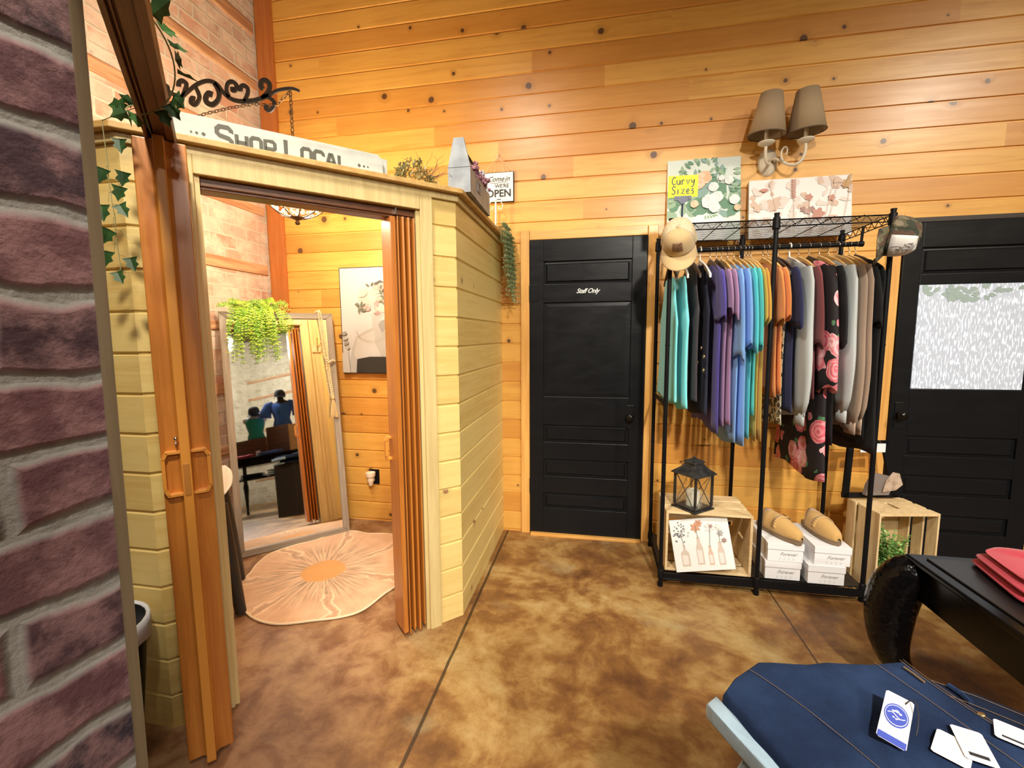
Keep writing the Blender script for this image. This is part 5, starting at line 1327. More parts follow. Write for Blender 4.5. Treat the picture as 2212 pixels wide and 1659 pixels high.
# ------------------------------------------------------------------ crates, lantern, boxes, clogs
def crate(name, label, M, L, D, H, slats=3, gap=.022, ends=('a', 'b')):
    c = thing(name, label, 'crate', group='pale slatted crates'); c.matrix_world = M; th = .010
    for i, x in enumerate((0, L - .014)):
        mb = MB(); hy, hz = .055, .011
        # end board with a hand slot
        y0, y1 = D * .5 - .045, D * .5 + .045; z0, z1 = H * .5 - .011, H * .5 + .011
        for a, b, p, q in ((0, y0, 0, H), (y1, D, 0, H), (y0, y1, 0, z0), (y0, y1, z1, H)): mb.bx(x, x + .014, a, b, p, q)
        mb.build('end_panel', M_CRATE, c, bev=.001)
    w = (D - gap * (slats - 1)) / slats
    for k in range(slats):
        y = k * (w + gap)
        for z in (-th, H): MB().bx(0, L, y, y + w, z, z + th).build('slat', M_CRATE, c, bev=.0015)
    w = (H - gap) / 2
    for k in range(2): MB().bx(0, L, D, D + th, k * (w + gap), k * (w + gap) + w).build('back_slat', M_CRATE, c, bev=.0015)
    return c
crate('wooden_crate', 'pale slatted crate on its side under the lantern', Matrix.Translation((.403, 2.526, .093)), .455, .315, .325)
ca, sa = math.cos(rad(10)), math.sin(rad(10))
crate('wooden_crate', 'pale slatted crate standing on end at the right of the rack', basis((1.492, 2.598, .0), (0, 0, 1), (-sa, ca, 0), (-ca, -sa, 0)) @ Matrix.Translation((0, 0, -.318)), .460, .235, .300)

# canvas with bottle vases inside the crate
def art3(Q):
    r = random.Random(47)
    def bottle(x, w, h, nk, base, m):
        Q([(x - w / 2, base), (x + w / 2, base), (x + w / 2, base + h * .62), (x + nk, base + h * .8), (x + nk, base + h), (x - nk, base + h), (x - nk, base + h * .8), (x - w / 2, base + h * .62)], m)
        Q([(x - w * .36, base + .01), (x + w * .3, base + .01), (x + w * .3, base + h * .5), (x - w * .36, base + h * .55)], 1)
    bottle(-.095, .045, .115, .006, .030, 2); bottle(-.015, .037, .150, .009, .035, 2); bottle(.040, .026, .105, .007, .030, 3); bottle(.095, .034, .125, .010, .028, 2)
    for k in range(44): a = r.uniform(0, 6.28); q = r.uniform(.01, .045); Q(blob(-.105 + q * math.cos(a) * 1.0, .215 + q * 1.3 * math.sin(a), .005, .004, a, 7), r.choice((4, 4, 5)))
    for cx, cy, s, m in ((-.02, .24, .03, 6), (.0, .26, .022, 6), (.055, .235, .03, 1), (.06, .24, .014, 7), (.105, .20, .02, 5), (.12, .16, .016, 7), (.10, .235, .02, 1)):
        for k in range(6): Q(leafshape(cx, cy, s, s * .5, k * 1.05 + cx * 30), m)
    for x0, y0, x1, y1 in ((-.095, .14, -.105, .22), (-.015, .18, -.02, .25), (.04, .13, .055, .235), (.095, .15, .10, .21), (.095, .15, .125, .16)):
        Q([(x0 - .001, y0), (x0 + .001, y0), (x1 + .001, y1), (x1 - .001, y1)], 4)
A3 = [pl('art3_ground', (.80, .82, .80)), pl('art3_glass', (.76, .72, .68)), pl('art3_bottle', (.62, .52, .45)), pl('art3_pink', (.66, .48, .38)), pl('art3_dark', (.16, .17, .19)), pl('art3_grey', (.40, .38, .36)), pl('art3_rust', (.60, .30, .18)), pl('art3_plum', (.36, .24, .22))]
c3 = canvas('canvas_print', 'white canvas painted with flowers in glass bottles inside the crate', (0, 0, 0), .312, .286, 0, art3, A3, .018)
c3.matrix_world = TR((.620, 2.503, .1095), (rad(-11), rad(-9), 0))
# lantern
ln = thing('lantern', 'dark metal lantern with crossed wires and candle standing on the slatted crate', 'lantern', (.560, 2.615, .428), (0, 0, rad(40)))
M_LN = mottled('aged_pewter', (.085, .085, .085), (.045, .045, .048), 30, .42, .7)
b = .070
mb = MB(); mb.bx(-b - .012, b + .012, -b - .012, b + .012, 0, .010); mb.bx(-b, b, -b, b, .010, .018); mb.build('base', M_LN, ln, bev=.002)
for sx in (-1, 1):
    for sy in (-1, 1): MB().bx(sx * b - .006, sx * b + .006, sy * b - .006, sy * b + .006, .018, .205).build('corner_post', M_LN, ln, bev=.001)
def sq(r, z): return [(-r, -r, z), (r, -r, z), (r, r, z), (-r, r, z)]
mb = MB(); mb.loft([sq(b + .018, .203), sq(b + .018, .207), sq(.052, .238), sq(.036, .262), sq(.036, .266), sq(.043, .267), sq(.040, .275), sq(.026, .282), sq(.012, .290), sq(.008, .292)]); mb.sphere((0, 0, .297), .008, 10); mb.build('roof', M_LN, ln, bev=.001)
glm = plain('lantern_glass', (.95, .95, .95), .03, 0.0, Transmission_Weight=1.0, IOR=1.3, Alpha=.25)
for k in range(4):
    M = Matrix.Rotation(k * PI / 2, 4, 'Z'); mb = MB(); e = b - .007
    mb.tube([(-e, -b, .02), (e, -b, .203)], .0022, 5, 0, M); mb.tube([(e, -b, .02), (-e, -b, .203)], .0022, 5, 0, M); mb.tube([(e, -b, .203), (-e, -b, .203)], .003, 5, 0, M); mb.build('cross_wires', M_LN, ln)
    MB().bx(-e, e, -b + .003, -b + .0045, .02, .203, 0, M).build('glass', glm, ln)
cd = thing('pillar_candle', 'cream pillar candle inside the dark metal lantern', 'candle', (.560, 2.615, .4465))
mb = MB(); mb.lathe([(.0, .0), (.036, .0), (.037, .085), (.033, .088), (.028, .082), (.0, .080)], 24); mb.build('wax', plain('candle_wax', (.84, .84, .70), .5), cd, smooth=True, angle=.7)
mb = MB(); mb.tube([(0, 0, .079), (.001, 0, .09)], .0012, 5); mb.build('wick', M_INK, cd)
# shoe boxes
def shoe_box(label, x, y, z, w=.175, d=.30, h=.102, rot=0.0):
    s = thing('shoe_box', label, 'shoe box', (x, y, z), (0, 0, rot), 'white shoe boxes on the bottom shelf of the rack')
    MB().bx(-w / 2, w / 2, 0, d, 0, h).build('box', M_CARD, s, bev=.001)
    mb = MB(); e = .004; mb.bx(-w / 2 - e, w / 2 + e, -e, d + e, h - .001, h + .002)
    for a, b_, c_, d_ in ((-w / 2 - e, w / 2 + e, -e, -e + .0025), (-w / 2 - e, w / 2 + e, d + e - .0025, d + e), (-w / 2 - e, -w / 2 - e + .0025, -e, d + e), (w / 2 + e - .0025, w / 2 + e, -e, d + e)): mb.bx(a, b_, c_, d_, h - .034, h + .001)
    mb.build('lid', M_CARD, s, bev=.001)
    vs, fs = text_mb('Forever', .026, .5, .0002, .0002)
    MB().add(vs, fs, 0, basis((.014, -.0006, h * .42), (1, 0, 0), (0, 0, 1), (0, -1, 0))).build('lettering', M_GREYINK, s)
    mb = MB()
    for k in range(4):
        for q in range(2): mb.bx(-.03 + k * .022, -.03 + k * .022 + .010 - q * .003, -.0004, 0, h * .17 - q * .008, h * .17 - q * .008 + .002)
    mb.build('print_marks', plain('faint_ink', (.45, .45, .46), .6), s)
    return s
shoe_box('lower white shoe box next to the slatted crate, under another', 1.018, 2.532, .0827)
shoe_box('upper white shoe box carrying the clog with a gold buckle', 1.024, 2.526, .1877)
shoe_box('lower white shoe box at the right post, under another', 1.226, 2.520, .0827)
shoe_box('upper white shoe box carrying the plain suede clog', 1.252, 2.524, .1877, .172)
M_SUEDE = fabric('tan_suede', (.64, .40, .14), (.54, .32, .10), 120, .95)
M_SOLE = plain('cork_sole', (.22, .15, .09), .8)
def clog(label, loc, rot, buckle):
    c = thing('clog', label, 'clog', loc, (0, 0, rot), 'pair of tan clogs'); c.scale = (1.12, 1.10, 1.25); n = 20
    def wd(t): return .043 * (.80 + .28 * math.sin(PI * min(1, t * 1.05)) ) * math.sqrt(max(0, 1 - (2 * max(0, t - .5)) ** 4)) * (1 if t > .12 else .72 + t * 2.3)
    def outline(z, s=1.0):
        P = []
        for i in range(n + 1): t = i / n; P.append((wd(t) * s, t * .26 - .13, z))
        for i in range(n, -1, -1): t = i / n; P.append((-wd(t) * s, t * .26 - .13, z))
        return P
    mb = MB(); mb.loft([outline(0, .96), outline(.006, 1.03), outline(.020, 1.03), outline(.022, .98)]); mb.build('sole', M_SOLE, c, smooth=True, angle=.8)
    rings = []
    for i in range(15):
        t = .24 + .76 * i / 14; f = i / 14; w = max(.004, wd(min(t, .992)) * 1.05); h = .066 * (1 - f ** 1.8 * .58) * (1 if i < 14 else .35) + .004
        rings.append([(w * math.cos(a), t * .26 - .13 - (.03 * math.sin(a) ** 2 if i == 0 else 0) , .020 + h * math.sin(a) ** .8) for a in (PI * j / 14 for j in range(15))])
    mb = MB(); mb.loft(rings, 0, None, False, False)
    k = len(rings) * 15; vs = mb.v; mb.f = [f for f in mb.f if not (abs((f[0] % 15) - (f[1] % 15)) == 14)]; mb.mi = [0] * len(mb.f)
    mb.build('upper', M_SUEDE, c, smooth=True, solid=.003)
    mb = MB(); mb.loft([outline(.0215, .93), outline(.0235, .90)]); mb.build('footbed', plain('footbed', (.50, .34, .17), .9), c)
    mb = MB(); P = [(.050 * math.cos(a), .008 , .028 + .060 * math.sin(a) ** .8) for a in (PI * .05 + PI * .9 * j / 14 for j in range(15))]
    for p, q in zip(P, P[1:]): mb.add([(p[0], p[1] - .011, p[2]), (p[0], p[1] + .011, p[2] - .002), (q[0], q[1] + .011, q[2] - .002), (q[0], q[1] - .011, q[2])], [(0, 1, 2, 3)])
    st = mb.build('strap', M_SUEDE, c, smooth=True, solid=.004)
    if buckle:
        mb = MB(); mb.tube([(-.036, -.006, .078), (-.020, -.006, .090), (-.020, .024, .088), (-.036, .024, .076)], .0022, 6, closed=True); mb.tube([(-.028, -.006, .084), (-.028, .022, .082)], .0016, 5); mb.build('buckle', M_BRASS, st, smooth=True)
    return c
clog('tan suede clog with a gold buckle on the white box beside the crate', (1.035, 2.640, .2925), PI - rad(-24), True)
clog('tan suede clog seen toe-first on the white box by the right post', (1.262, 2.675, .2925), PI - rad(-8), False)
# leafy plant in the right crate
fp = thing('leafy_plant', 'bushy green artificial plant inside the crate standing on end', 'artificial plant', (1.620, 2.705, .0155), (0, 0, rad(10)))
rr = random.Random(61); st_ = MB(); lf = MB()
for k in range(95):
    a = rr.uniform(0, 6.28); h_ = rr.uniform(.08, .345); r_ = rr.uniform(.02, .098); top = Vector((max(-.115, min(.105, r_ * 1.25 * math.cos(a) - .025)), max(-.095, min(.085, r_ * math.sin(a))), h_))
    P = [Vector((rr.uniform(-.02, .02), rr.uniform(-.02, .02), .0)), Vector((top.x * .5, top.y * .5, h_ * .6)), top]; st_.tube(P, .0012, 4)
    for i in range(12):
        f = rr.uniform(.35, 1.0); p = P[1].lerp(P[2], (f - .35) / .65); d = Vector((rr.uniform(-1, 1), rr.uniform(-1, .6), rr.uniform(-.2, .8)))
        leaf3(lf, p, d, (0, 0, 1), rr.uniform(.016, .024), rr.uniform(.012, .016), rr.choice((0, 0, 1)), .12)
for i, p in enumerate(lf.v): lf.v[i] = (min(max(p[0], -.125), .112), min(max(p[1], -.115), .105), max(p[2], .002))
st_.build('stems', M_LEAF4, fp); lf.build('leaves', [M_LEAF4, plain('leaf_bright', (.36, .58, .18), .45)], fp)
# black display frame with small bags on the right crate
ef = thing('display_easel', 'black slanted display frame standing on the end-up crate', 'display stand', (1.580, 2.835, .4705), (rad(-8), 0, rad(10)))
mb = MB(); mb.prism([(-.165, 0), (.150, 0), (.150, .030), (-.165, .030)], -.008, .008, 0, basis((0, 0, 0), (1, 0, 0), (0, 0, 1), (0, -1, 0))); mb.build('bottom_bar', M_BLACK, ef, bev=.001)
for s, nm in ((-1, 'side_bar'), (1, 'side_bar')):
    mb = MB(); x0, x1 = (-.165, -.120) if s < 0 else (.150, .105); mb.prism([(x0, 0), (x0 - s * .034, 0), (x1 - s * .034, .33), (x1, .33)], -.008, .008, 0, basis((0, 0, 0), (1, 0, 0), (0, 0, 1), (0, -1, 0))); mb.build(nm, M_BLACK, ef, bev=.001)
mb = MB(); mb.bx(-.125, .108, -.008, .008, .30, .33); mb.build('top_bar', M_BLACK, ef, bev=.001)
tg = thing('gift_bag', 'crumpled grey and tan gift bag leaning in the black display frame', 'bag', (1.600, 2.806, .5005), (0, 0, rad(14)))
mb = MB(); mb.loft([[(-.085, -.012, 0), (.05, -.016, 0), (.05, .014, 0), (-.085, .012, 0)], [(-.075, -.018, .06), (.07, -.014, .05), (.07, .010, .05), (-.075, .010, .06)], [(-.04, -.014, .13), (.09, -.016, .10), (.09, .004, .10), (-.04, .006, .13)]]); mb.build('grey_side', plain('grey_paper', (.20, .165, .15), .7), tg)
mb = MB(); mb.loft([[(.005, -.024, .02), (.085, -.022, .03), (.085, -.017, .03), (.005, -.019, .02)], [(.02, -.024, .09), (.125, -.020, .06), (.125, -.015, .06), (.02, -.019, .09)], [(.06, -.022, .135), (.10, -.020, .125), (.10, -.016, .125), (.06, -.018, .135)]]); mb.build('tan_side', mottled('tan_paper', (.55, .42, .32), (.36, .25, .18), 26, .7), tg)
pt = thing('price_card', 'white card hanging from the top of the black display frame', 'card', (1.560, 2.812, .775), (0, 0, rad(10)))
MB().bx(-.075, .065, -.006, -.004, -.03, .02).build('card', M_CARD, pt); mb = MB(); mb.tube([(-.04, -.005, .015), (-.04, .01, .035)], .001, 4); mb.tube([(.04, -.005, .015), (.04, .01, .035)], .001, 4); mb.build('string', M_TWIG, pt)

# ------------------------------------------------------------------ glossy black table
tb = thing('black_table', 'glossy black table with a fat curved leg at the right edge', 'table', (1.55, 1.27, 0))
TX0, TX1, TY0, TY1 = 1.158, 1.96, .66, 1.815
def tl_(p): return Vector(p) - Vector((1.55, 1.27, 0))
mb = MB(); mb.prism([tuple(tl_((x, y, 0))[:2]) for x, y in ((TX0 - .012, TY0 - .012), (TX1 + .012, TY0 - .012), (TX1 + .012, TY1 + .012), (TX0 - .012, TY1 + .012))], .578, .600); mb.build('table_top', M_GLOSSB, tb, bev=.006)
mb = MB(); mb.prism([tuple(tl_((x, y, 0))[:2]) for x, y in ((TX0 + .03, TY0 + .03), (TX1 - .03, TY0 + .03), (TX1 - .03, TY1 - .03), (TX0 + .03, TY1 - .03))], .6, .606); mb.build('top_inlay', plain('black_inlay', (.012, .012, .013), .3), tb, bev=.003)
for a, b_, c_, d_ in ((TX0 + .008, TX0 + .03, TY0, TY1), (TX1 - .03, TX1 - .008, TY0, TY1), (TX0 + .03, TX1 - .03, TY0 + .008, TY0 + .03), (TX0 + .03, TX1 - .03, TY1 - .03, TY1 - .008)):
    mb = MB(); mb.bx(a - 1.55, b_ - 1.55, c_ - 1.27, d_ - 1.27, .45, .578); mb.build('apron', M_GLOSSB, tb, bev=.003)
t = NT('carved_gloss'); v = t.n('TexVoronoi', {'Vector': t.obj(), 'Scale': 60.0}).outputs['Distance']; t.set(Base_Color=(.003, .003, .004), Roughness=.16, Specular_IOR_Level=.25); t.bump(v, .45, .004); M_CARV = t.m
LG = [((.050, -.035, .560), .060), ((.010, .010, .525), .078), ((-.018, .030, .460), .084), ((-.030, .036, .390), .083), ((-.034, .036, .310), .077), ((-.028, .034, .230), .066), ((-.006, .030, .160), .050), ((.030, .026, .105), .040), ((.045, .030, .060), .042), ((.035, .045, .030), .055), ((.032, .05, .004), .050)]
for cx, cy, sx, sy in ((TX0, TY1, 1, 1), (TX1, TY1, -1, 1), (TX0, TY0, 1, -1), (TX1, TY0, -1, -1)):
    mb = MB(); mb.tube([tl_((cx + p[0] * sx, cy + p[1] * sy, p[2])) for p, r in LG], [r for p, r in LG], 20); mb.build('curved_leg', M_CARV, tb, smooth=True, sub=1)
# red folded cloth
rr = random.Random(71)
def folded(name, label, cat, loc, w, d, h, mat, rot=0.0, layers=3, seed=1, group=None):
    r_ = random.Random(seed); f = thing(name, label, cat, loc, (0, 0, rot), group)
    for k in range(layers):
        z0 = h * k / layers; z1 = h * (k + 1) / layers + .001; ins = .008 * k; ph = r_.uniform(0, 6.28); dx, dy = r_.uniform(-.01, .01), r_.uniform(-.01, .01)
        def fn(u, v):
            a = 2 * PI * u; c, s = math.cos(a), math.sin(a); x = (w / 2 - ins) * math.copysign(abs(c) ** .35, c); y = (d / 2 - ins) * math.copysign(abs(s) ** .35, s)
            b_ = -PI / 2 + PI * v; q = math.cos(b_) ** .5
            return (x * (q if q > .02 else 0) * (1 + .012 * math.sin(5 * a + ph)) + dx, y * (q if q > .02 else 0) + dy, (z0 + z1) / 2 + (z1 - z0) / 2 * math.sin(b_) + (.012 * (x / w) * math.sin(3 * a + ph) if v > .5 else 0) * (1 if k == layers - 1 else .2))
        mb = MB(); mb.grid(fn, 48, 14); mb.build('fold', mat, f, smooth=True)
    return f
F_RED = fabric('red_jersey', (.56, .025, .055), (.42, .018, .042), 80)
folded('red_sweater', 'red folded sweater lying on the black table', 'sweater', (1.500, 1.590, .607), .44, .34, .070, F_RED, rad(-12), 3, 4)

# ------------------------------------------------------------------ stack of jeans with tags in the foreground
def denim(name, a, b):
    t = NT(name); o = t.obj(); n = t.noise(o, 4.2, 6, .65); w = t.noise(t.n('Mapping', {'Vector': o, 'Scale': (900, 900, 60)}).outputs[0], 1.0, 1)
    c = t.mix(t.sm(n, .3, .75), a, b); c = t.mix(t.ma('MULTIPLY', w, .25), c, tuple(min(1, q * 1.7) for q in b)); t.set(Base_Color=c, Roughness=.9, Specular_IOR_Level=.15); t.bump(t.ma('ADD', t.ma('MULTIPLY', w, .3), t.noise(o, 11.0, 4, .55)), .35, .012); return t.m
M_DEN = denim('blue_denim', (.006, .012, .036), (.024, .050, .125)); M_DEND = denim('dark_denim', (.006, .010, .026), (.012, .022, .052)); M_DENL = denim('light_denim_reverse', (.34, .48, .62), (.42, .56, .68))
M_THR = plain('tan_thread', (.20, .13, .07), .8)
ZJ = .772
ds = thing('display_plinth', 'dark plinth under the folded jeans', 'plinth', (.50, .74, 0))
MB().bx(-.17, .20, -.20, .10, 0, .665).build('plinth_body', plain('plinth_dark', (.03, .025, .022), .6), ds, bev=.004)
def slab(mb, poly, z0, z1, mat=0, bul=.008, n=6, seed=0, wob=.0030):
    """soft cloth slab: rounded rim, gently uneven top"""
    r_ = random.Random(seed); P = [Vector(p) for p in poly]; c = sum(P, Vector((0, 0))) / len(P); rings = []
    Ps = []
    for i in range(len(P)):
        a, b_ = P[i], P[(i + 1) % len(P)]; m = max(1, int((b_ - a).length / .018))
        for k in range(m): Ps.append(a.lerp(b_, k / m))
    ph = r_.uniform(0, 6)
    for k in range(n + 1):
        an = -PI / 2 + PI * k / n; off = bul * (1 - math.cos(an)); z = (z0 + z1) / 2 + (z1 - z0) / 2 * math.sin(an)
        rings.append([(p.x + (c.x - p.x) * off / max(.05, (c - p).length), p.y + (c.y - p.y) * off / max(.05, (c - p).length), z) for p in Ps])
    for f in (.75, .5, .25, .08):
        rings.append([(c.x + (p.x - c.x) * f, c.y + (p.y - c.y) * f, z1 + wob * math.sin(40 * p.x * f + ph) * math.cos(31 * p.y + ph)) for p in Ps])
    mb.loft(rings, mat, None, True, True)
def jeans(label, loc, poly, z0, z1, mat, cuff=None, seed=0, group='folded jeans in the foreground stack'):
    j = thing('folded_jeans', label, 'jeans', loc, 0, group); mb = MB(); lp = [(p[0] - loc[0], p[1] - loc[1]) for p in poly]
    slab(mb, lp, z0 - loc[2], z1 - loc[2], 0, seed=seed); mb.build('denim', mat, j, smooth=True); return j
# bottom pairs then the top pair
J3 = jeans('dark jeans at the bottom of the foreground stack', (.5, .75, .666), [(.262, .792), (.300, .850), (.385, .905), (.60, .930), (.735, .875), (.83, .74), (.72, .56), (.40, .53), (.33, .60)], .666, .693, M_DEND, seed=1)
J2 = jeans('dark jeans with riveted waistband under the top pair', (.6, .80, .697), [(.42, .70), (.47, .925), (.60, .962), (.665, .962), (.728, .936), (.778, .900), (.860, .79), (.91, .60), (.70, .52), (.45, .54)], .697, .729, M_DEND, seed=2)
top = [(.235, .800), (.262, .838), (.322, .893), (.345, .897), (.415, .905), (.455, .918), (.540, .926), (.610, .945), (.622, .905), (.640, .84), (.700, .76), (.720, .66), (.62, .52), (.42, .50), (.335, .585), (.282, .69)]
J1 = jeans('medium blue jeans with pale turned cuff on top of the foreground stack', (.45, .74, .733), top, .733, ZJ, M_DEN, seed=3)
def onz(p, z): return (p[0] - .45, p[1] - .74, z - .733)
# pale cuffs along the left edge
mb = MB(); P = [(.206, .792), (.226, .812), (.330, .615), (.385, .50), (.365, .49), (.305, .60)]
slab(mb, [(x - .45, y - .74) for x, y in P], .7225 - .733, .752 - .733, 0, .004); mb.build('turned_cuff', M_DENL, J1, smooth=True)
mb = MB(); P = [(.245, .740), (.262, .762), (.35, .62), (.40, .50), (.375, .49), (.315, .60)]
slab(mb, [(x - .5, y - .75) for x, y in P], .668 - .666, .684 - .666, 0, .004); mb.build('turned_cuff', M_DENL, J3, smooth=True)
# seams on the top pair
mb = MB()
for path in ([(.30, .86), (.36, .80), (.42, .70), (.47, .58)], [(.545, .924), (.575, .86), (.61, .78), (.64, .70)], [(.598, .94), (.612, .88), (.645, .80), (.70, .72)], [(.605, .942), (.618, .882), (.652, .80), (.706, .72)]):
    q = bez(*[(x - .45, y - .74, ZJ - .733 + .0030) for x, y in path], n=14); mb.tube(q, .0006, 4)
mb.build('stitching', M_THR, J1)
mb = MB(); mb.tube([onz((.592, .918), ZJ + .004), onz((.598, .900), ZJ + .005), onz((.604, .882), ZJ + .004)], .0022, 5); mb.build('belt_loop', M_THR, J1)
mb = MB(); mb.tube([(x - .6, y - .80, .7335 - .697) for x, y in ((.684, .940), (.692, .918), (.693, .900))], .005, 6); mb.build('belt_loop', M_DEN, J2)
mb = MB()
for off in (.012, .040):
    q = [(.665 - off * .3, .962 - off), (.722 - off * .5, .932 - off), (.770 - off * .7, .896 - off * .8), (.845 - off * .8, .79 - off * .5)]
    mb.tube([(x - .6, y - .80, .7325 - .697) for x, y in q], .0006, 4)
mb.build('waistband_seam', M_THR, J2)
for x, y in ((.690, .872), (.728, .838)):
    mb = MB(); mb.lathe([(.0, .004), (.005, .0035), (.0065, .0)], 12, 0, Matrix.Translation((x - .6, y - .80, .7325 - .697))); mb.build('rivet', M_BRASS, J2, smooth=True)
def tagcard(label, P, z, logo=False, strip=True, name='price_tag', tilt=None):
    P = [Vector(p) for p in P]; c = sum(P, Vector((0, 0))) / 4; z4 = z if isinstance(z, (list, tuple)) else [z] * 4; zc = sum(z4) / 4
    g = thing(name, label, 'tag', (c.x, c.y, zc), (0, 0, 0), 'tags lying on the foreground jeans'); O = Vector((P[3].x - c.x, P[3].y - c.y, z4[3] - zc)); ux = Vector((P[2].x - P[3].x, P[2].y - P[3].y, z4[2] - z4[3])); uy = Vector((P[0].x - P[3].x, P[0].y - P[3].y, z4[0] - z4[3])); w, h = ux.length, uy.length; ux.normalize(); uy = (uy - ux * uy.dot(ux)).normalized(); n = ux.cross(uy)
    M = basis(O, ux, uy, n); mb = MB(); mb.prism([(.003, 0), (w - .003, 0), (w, .003), (w, h - .003), (w - .003, h), (.003, h), (0, h - .003), (0, .003)], -.0006, 0, 0, M); mb.build('card', M_CARD, g)
    mb = MB()
    if logo:
        bl = plain('logo_blue', (.07, .11, .52), .5); mb.prism([(.001, .0005), (w - .001, .0005), (w - .001, h * .13), (.001, h * .13)], .0001, .0003, 0, M)
        e = [(w / 2 + .42 * w * math.cos(a), h * .56 + .235 * h * math.sin(a)) for a in (2 * PI * i / 32 for i in range(32))]; mb.flat(e, .0004, 0, M)
        e = [(w / 2 + .385 * w * math.cos(a), h * .56 + .205 * h * math.sin(a)) for a in (2 * PI * i / 32 for i in range(32))]; mb.flat(e, .0006, 1, M)
        e = [(w / 2 + .365 * w * math.cos(a), h * .56 + .19 * h * math.sin(a)) for a in (2 * PI * i / 32 for i in range(32))]; mb.flat(e, .0008, 0, M)
        stroke(mb, [(w * (.2 + .6 * i / 8), h * (.55 + .035 * math.sin(i * .8))) for i in range(9)], .0016, .001, 1, M, .0001)
        for q, yq, s in ((.38, .62, .0022), (.5, .64, .003), (.62, .615, .0022), (.42, .50, .0016), (.52, .485, .0018), (.6, .51, .0016)): mb.flat(blob(w * q, h * yq, s, s, 0, 8), .0011, 1, M)
        for k in range(3): mb.flat([(w * .25, h * (.22 + k * .035)), (w * (.75 - .1 * k), h * (.22 + k * .035)), (w * (.75 - .1 * k), h * (.228 + k * .035)), (w * .25, h * (.228 + k * .035))], .0004, 2, M)
        mb.build('logo_print', [bl, M_CARD, plain('pale_ink', (.55, .55, .62), .6)], g)
        mb = MB(); P_ = bez(M @ Vector((w * .72, h * .88, .001)), M @ Vector((w * 1.0, h * 1.1, .02)), M @ Vector((w * 1.25, h * .7, .012)), M @ Vector((w * 1.2, h * .35, .003)), n=12); mb.tube(P_, .0009, 5); mb.build('tag_cord', M_INK, g, smooth=True)
    elif strip:
        mb.prism([(w * .2, h * .14), (w * .8, h * .14), (w * .8, h * .24), (w * .2, h * .24)], .0001, .0003, 0, M)
        for k in range(4): mb.prism([(w * .15, h * (.45 + k * .12)), (w * (.6 + .07 * (k % 2)), h * (.45 + k * .12)), (w * (.6 + .07 * (k % 2)), h * (.465 + k * .12)), (w * .15, h * (.465 + k * .12))], .0001, .0002, 1, M)
        mb.build('print_marks', [M_INK, plain('pale_ink2', (.66, .64, .6), .6)], g)
    return g
tagcard('white hang tag with a blue oval emblem and blue strip on the blue jeans', [(.520, .800), (.549, .778), (.473, .712), (.443, .733)], [.800, .800, .782, .786], True, name='hang_tag')
tagcard('plain white tag partly under the emblem hang tag', [(.552, .775), (.592, .748), (.548, .700), (.515, .728)], .7775, False, False)
tagcard('cream price tag with a dark strip beside the emblem hang tag', [(.594, .776), (.632, .765), (.592, .708), (.556, .720)], .7795)
tagcard('cream price tag with a dark strip farthest from the emblem hang tag', [(.662, .812), (.697, .790), (.668, .752), (.634, .775)], .7765)

# ------------------------------------------------------------------ the shop behind the camera, seen in the booth mirror
ct = thing('console_table', 'black console table with turned legs seen in the booth mirror', 'table', (1.55, -.55, 0))
mb = MB(); mb.bx(-.26, .26, -.72, .72, .865, .905); mb.build('table_top', M_GLOSSB, ct, bev=.004)
MB().bx(-.24, .24, -.70, .70, .77, .865).build('apron', M_GLOSSB, ct, bev=.003)
MB().bx(-.24, .24, -.70, .70, .555, .58).build('lower_shelf', M_GLOSSB, ct, bev=.003)
for sx in (-1, 1):
    for sy in (-1, 1):
        mb = MB(); mb.tube([(sx * .22, sy * .67, .86), (sx * .22, sy * .67, .52), (sx * .22, sy * .67, .46), (sx * .22, sy * .67, .30), (sx * .23, sy * .68, .06), (sx * .23, sy * .68, .001)], [.030, .030, .042, .030, .018, .024], 12); mb.build('leg', M_GLOSSB, ct, smooth=True, angle=.8)
M_BOXW = wood('brown_box_wood', (.16, .075, .045), (.10, .045, .028), 1, .5)
def wbox(label, x, y, z, w, d, h):
    b = thing('display_box', label, 'box', (x, y, z), 0, 'brown boxes on the console table'); t = .016
    MB().bx(-w / 2, -w / 2 + t, -d / 2, d / 2, 0, h).build('front_board', M_BOXW, b, bev=.002)
    MB().bx(w / 2 - t, w / 2, -d / 2, d / 2, 0, h).build('back_board', M_BOXW, b, bev=.002)
    for y0 in (-d / 2, d / 2 - t): MB().bx(-w / 2 + t, w / 2 - t, y0, y0 + t, 0, h).build('side_board', M_CRATE, b, bev=.002)
    MB().bx(-w / 2 + t, w / 2 - t, -d / 2 + t, d / 2 - t, h - t, h).build('lid', M_BOXW, b)
wbox('low brown wooden box with a pale edge on the console table in the mirror', 1.62, -.82, .9055, .26, .58, .30)
wbox('tall brown wooden box on the console table in the mirror', 1.62, -.30, .9055, .26, .40, .44)
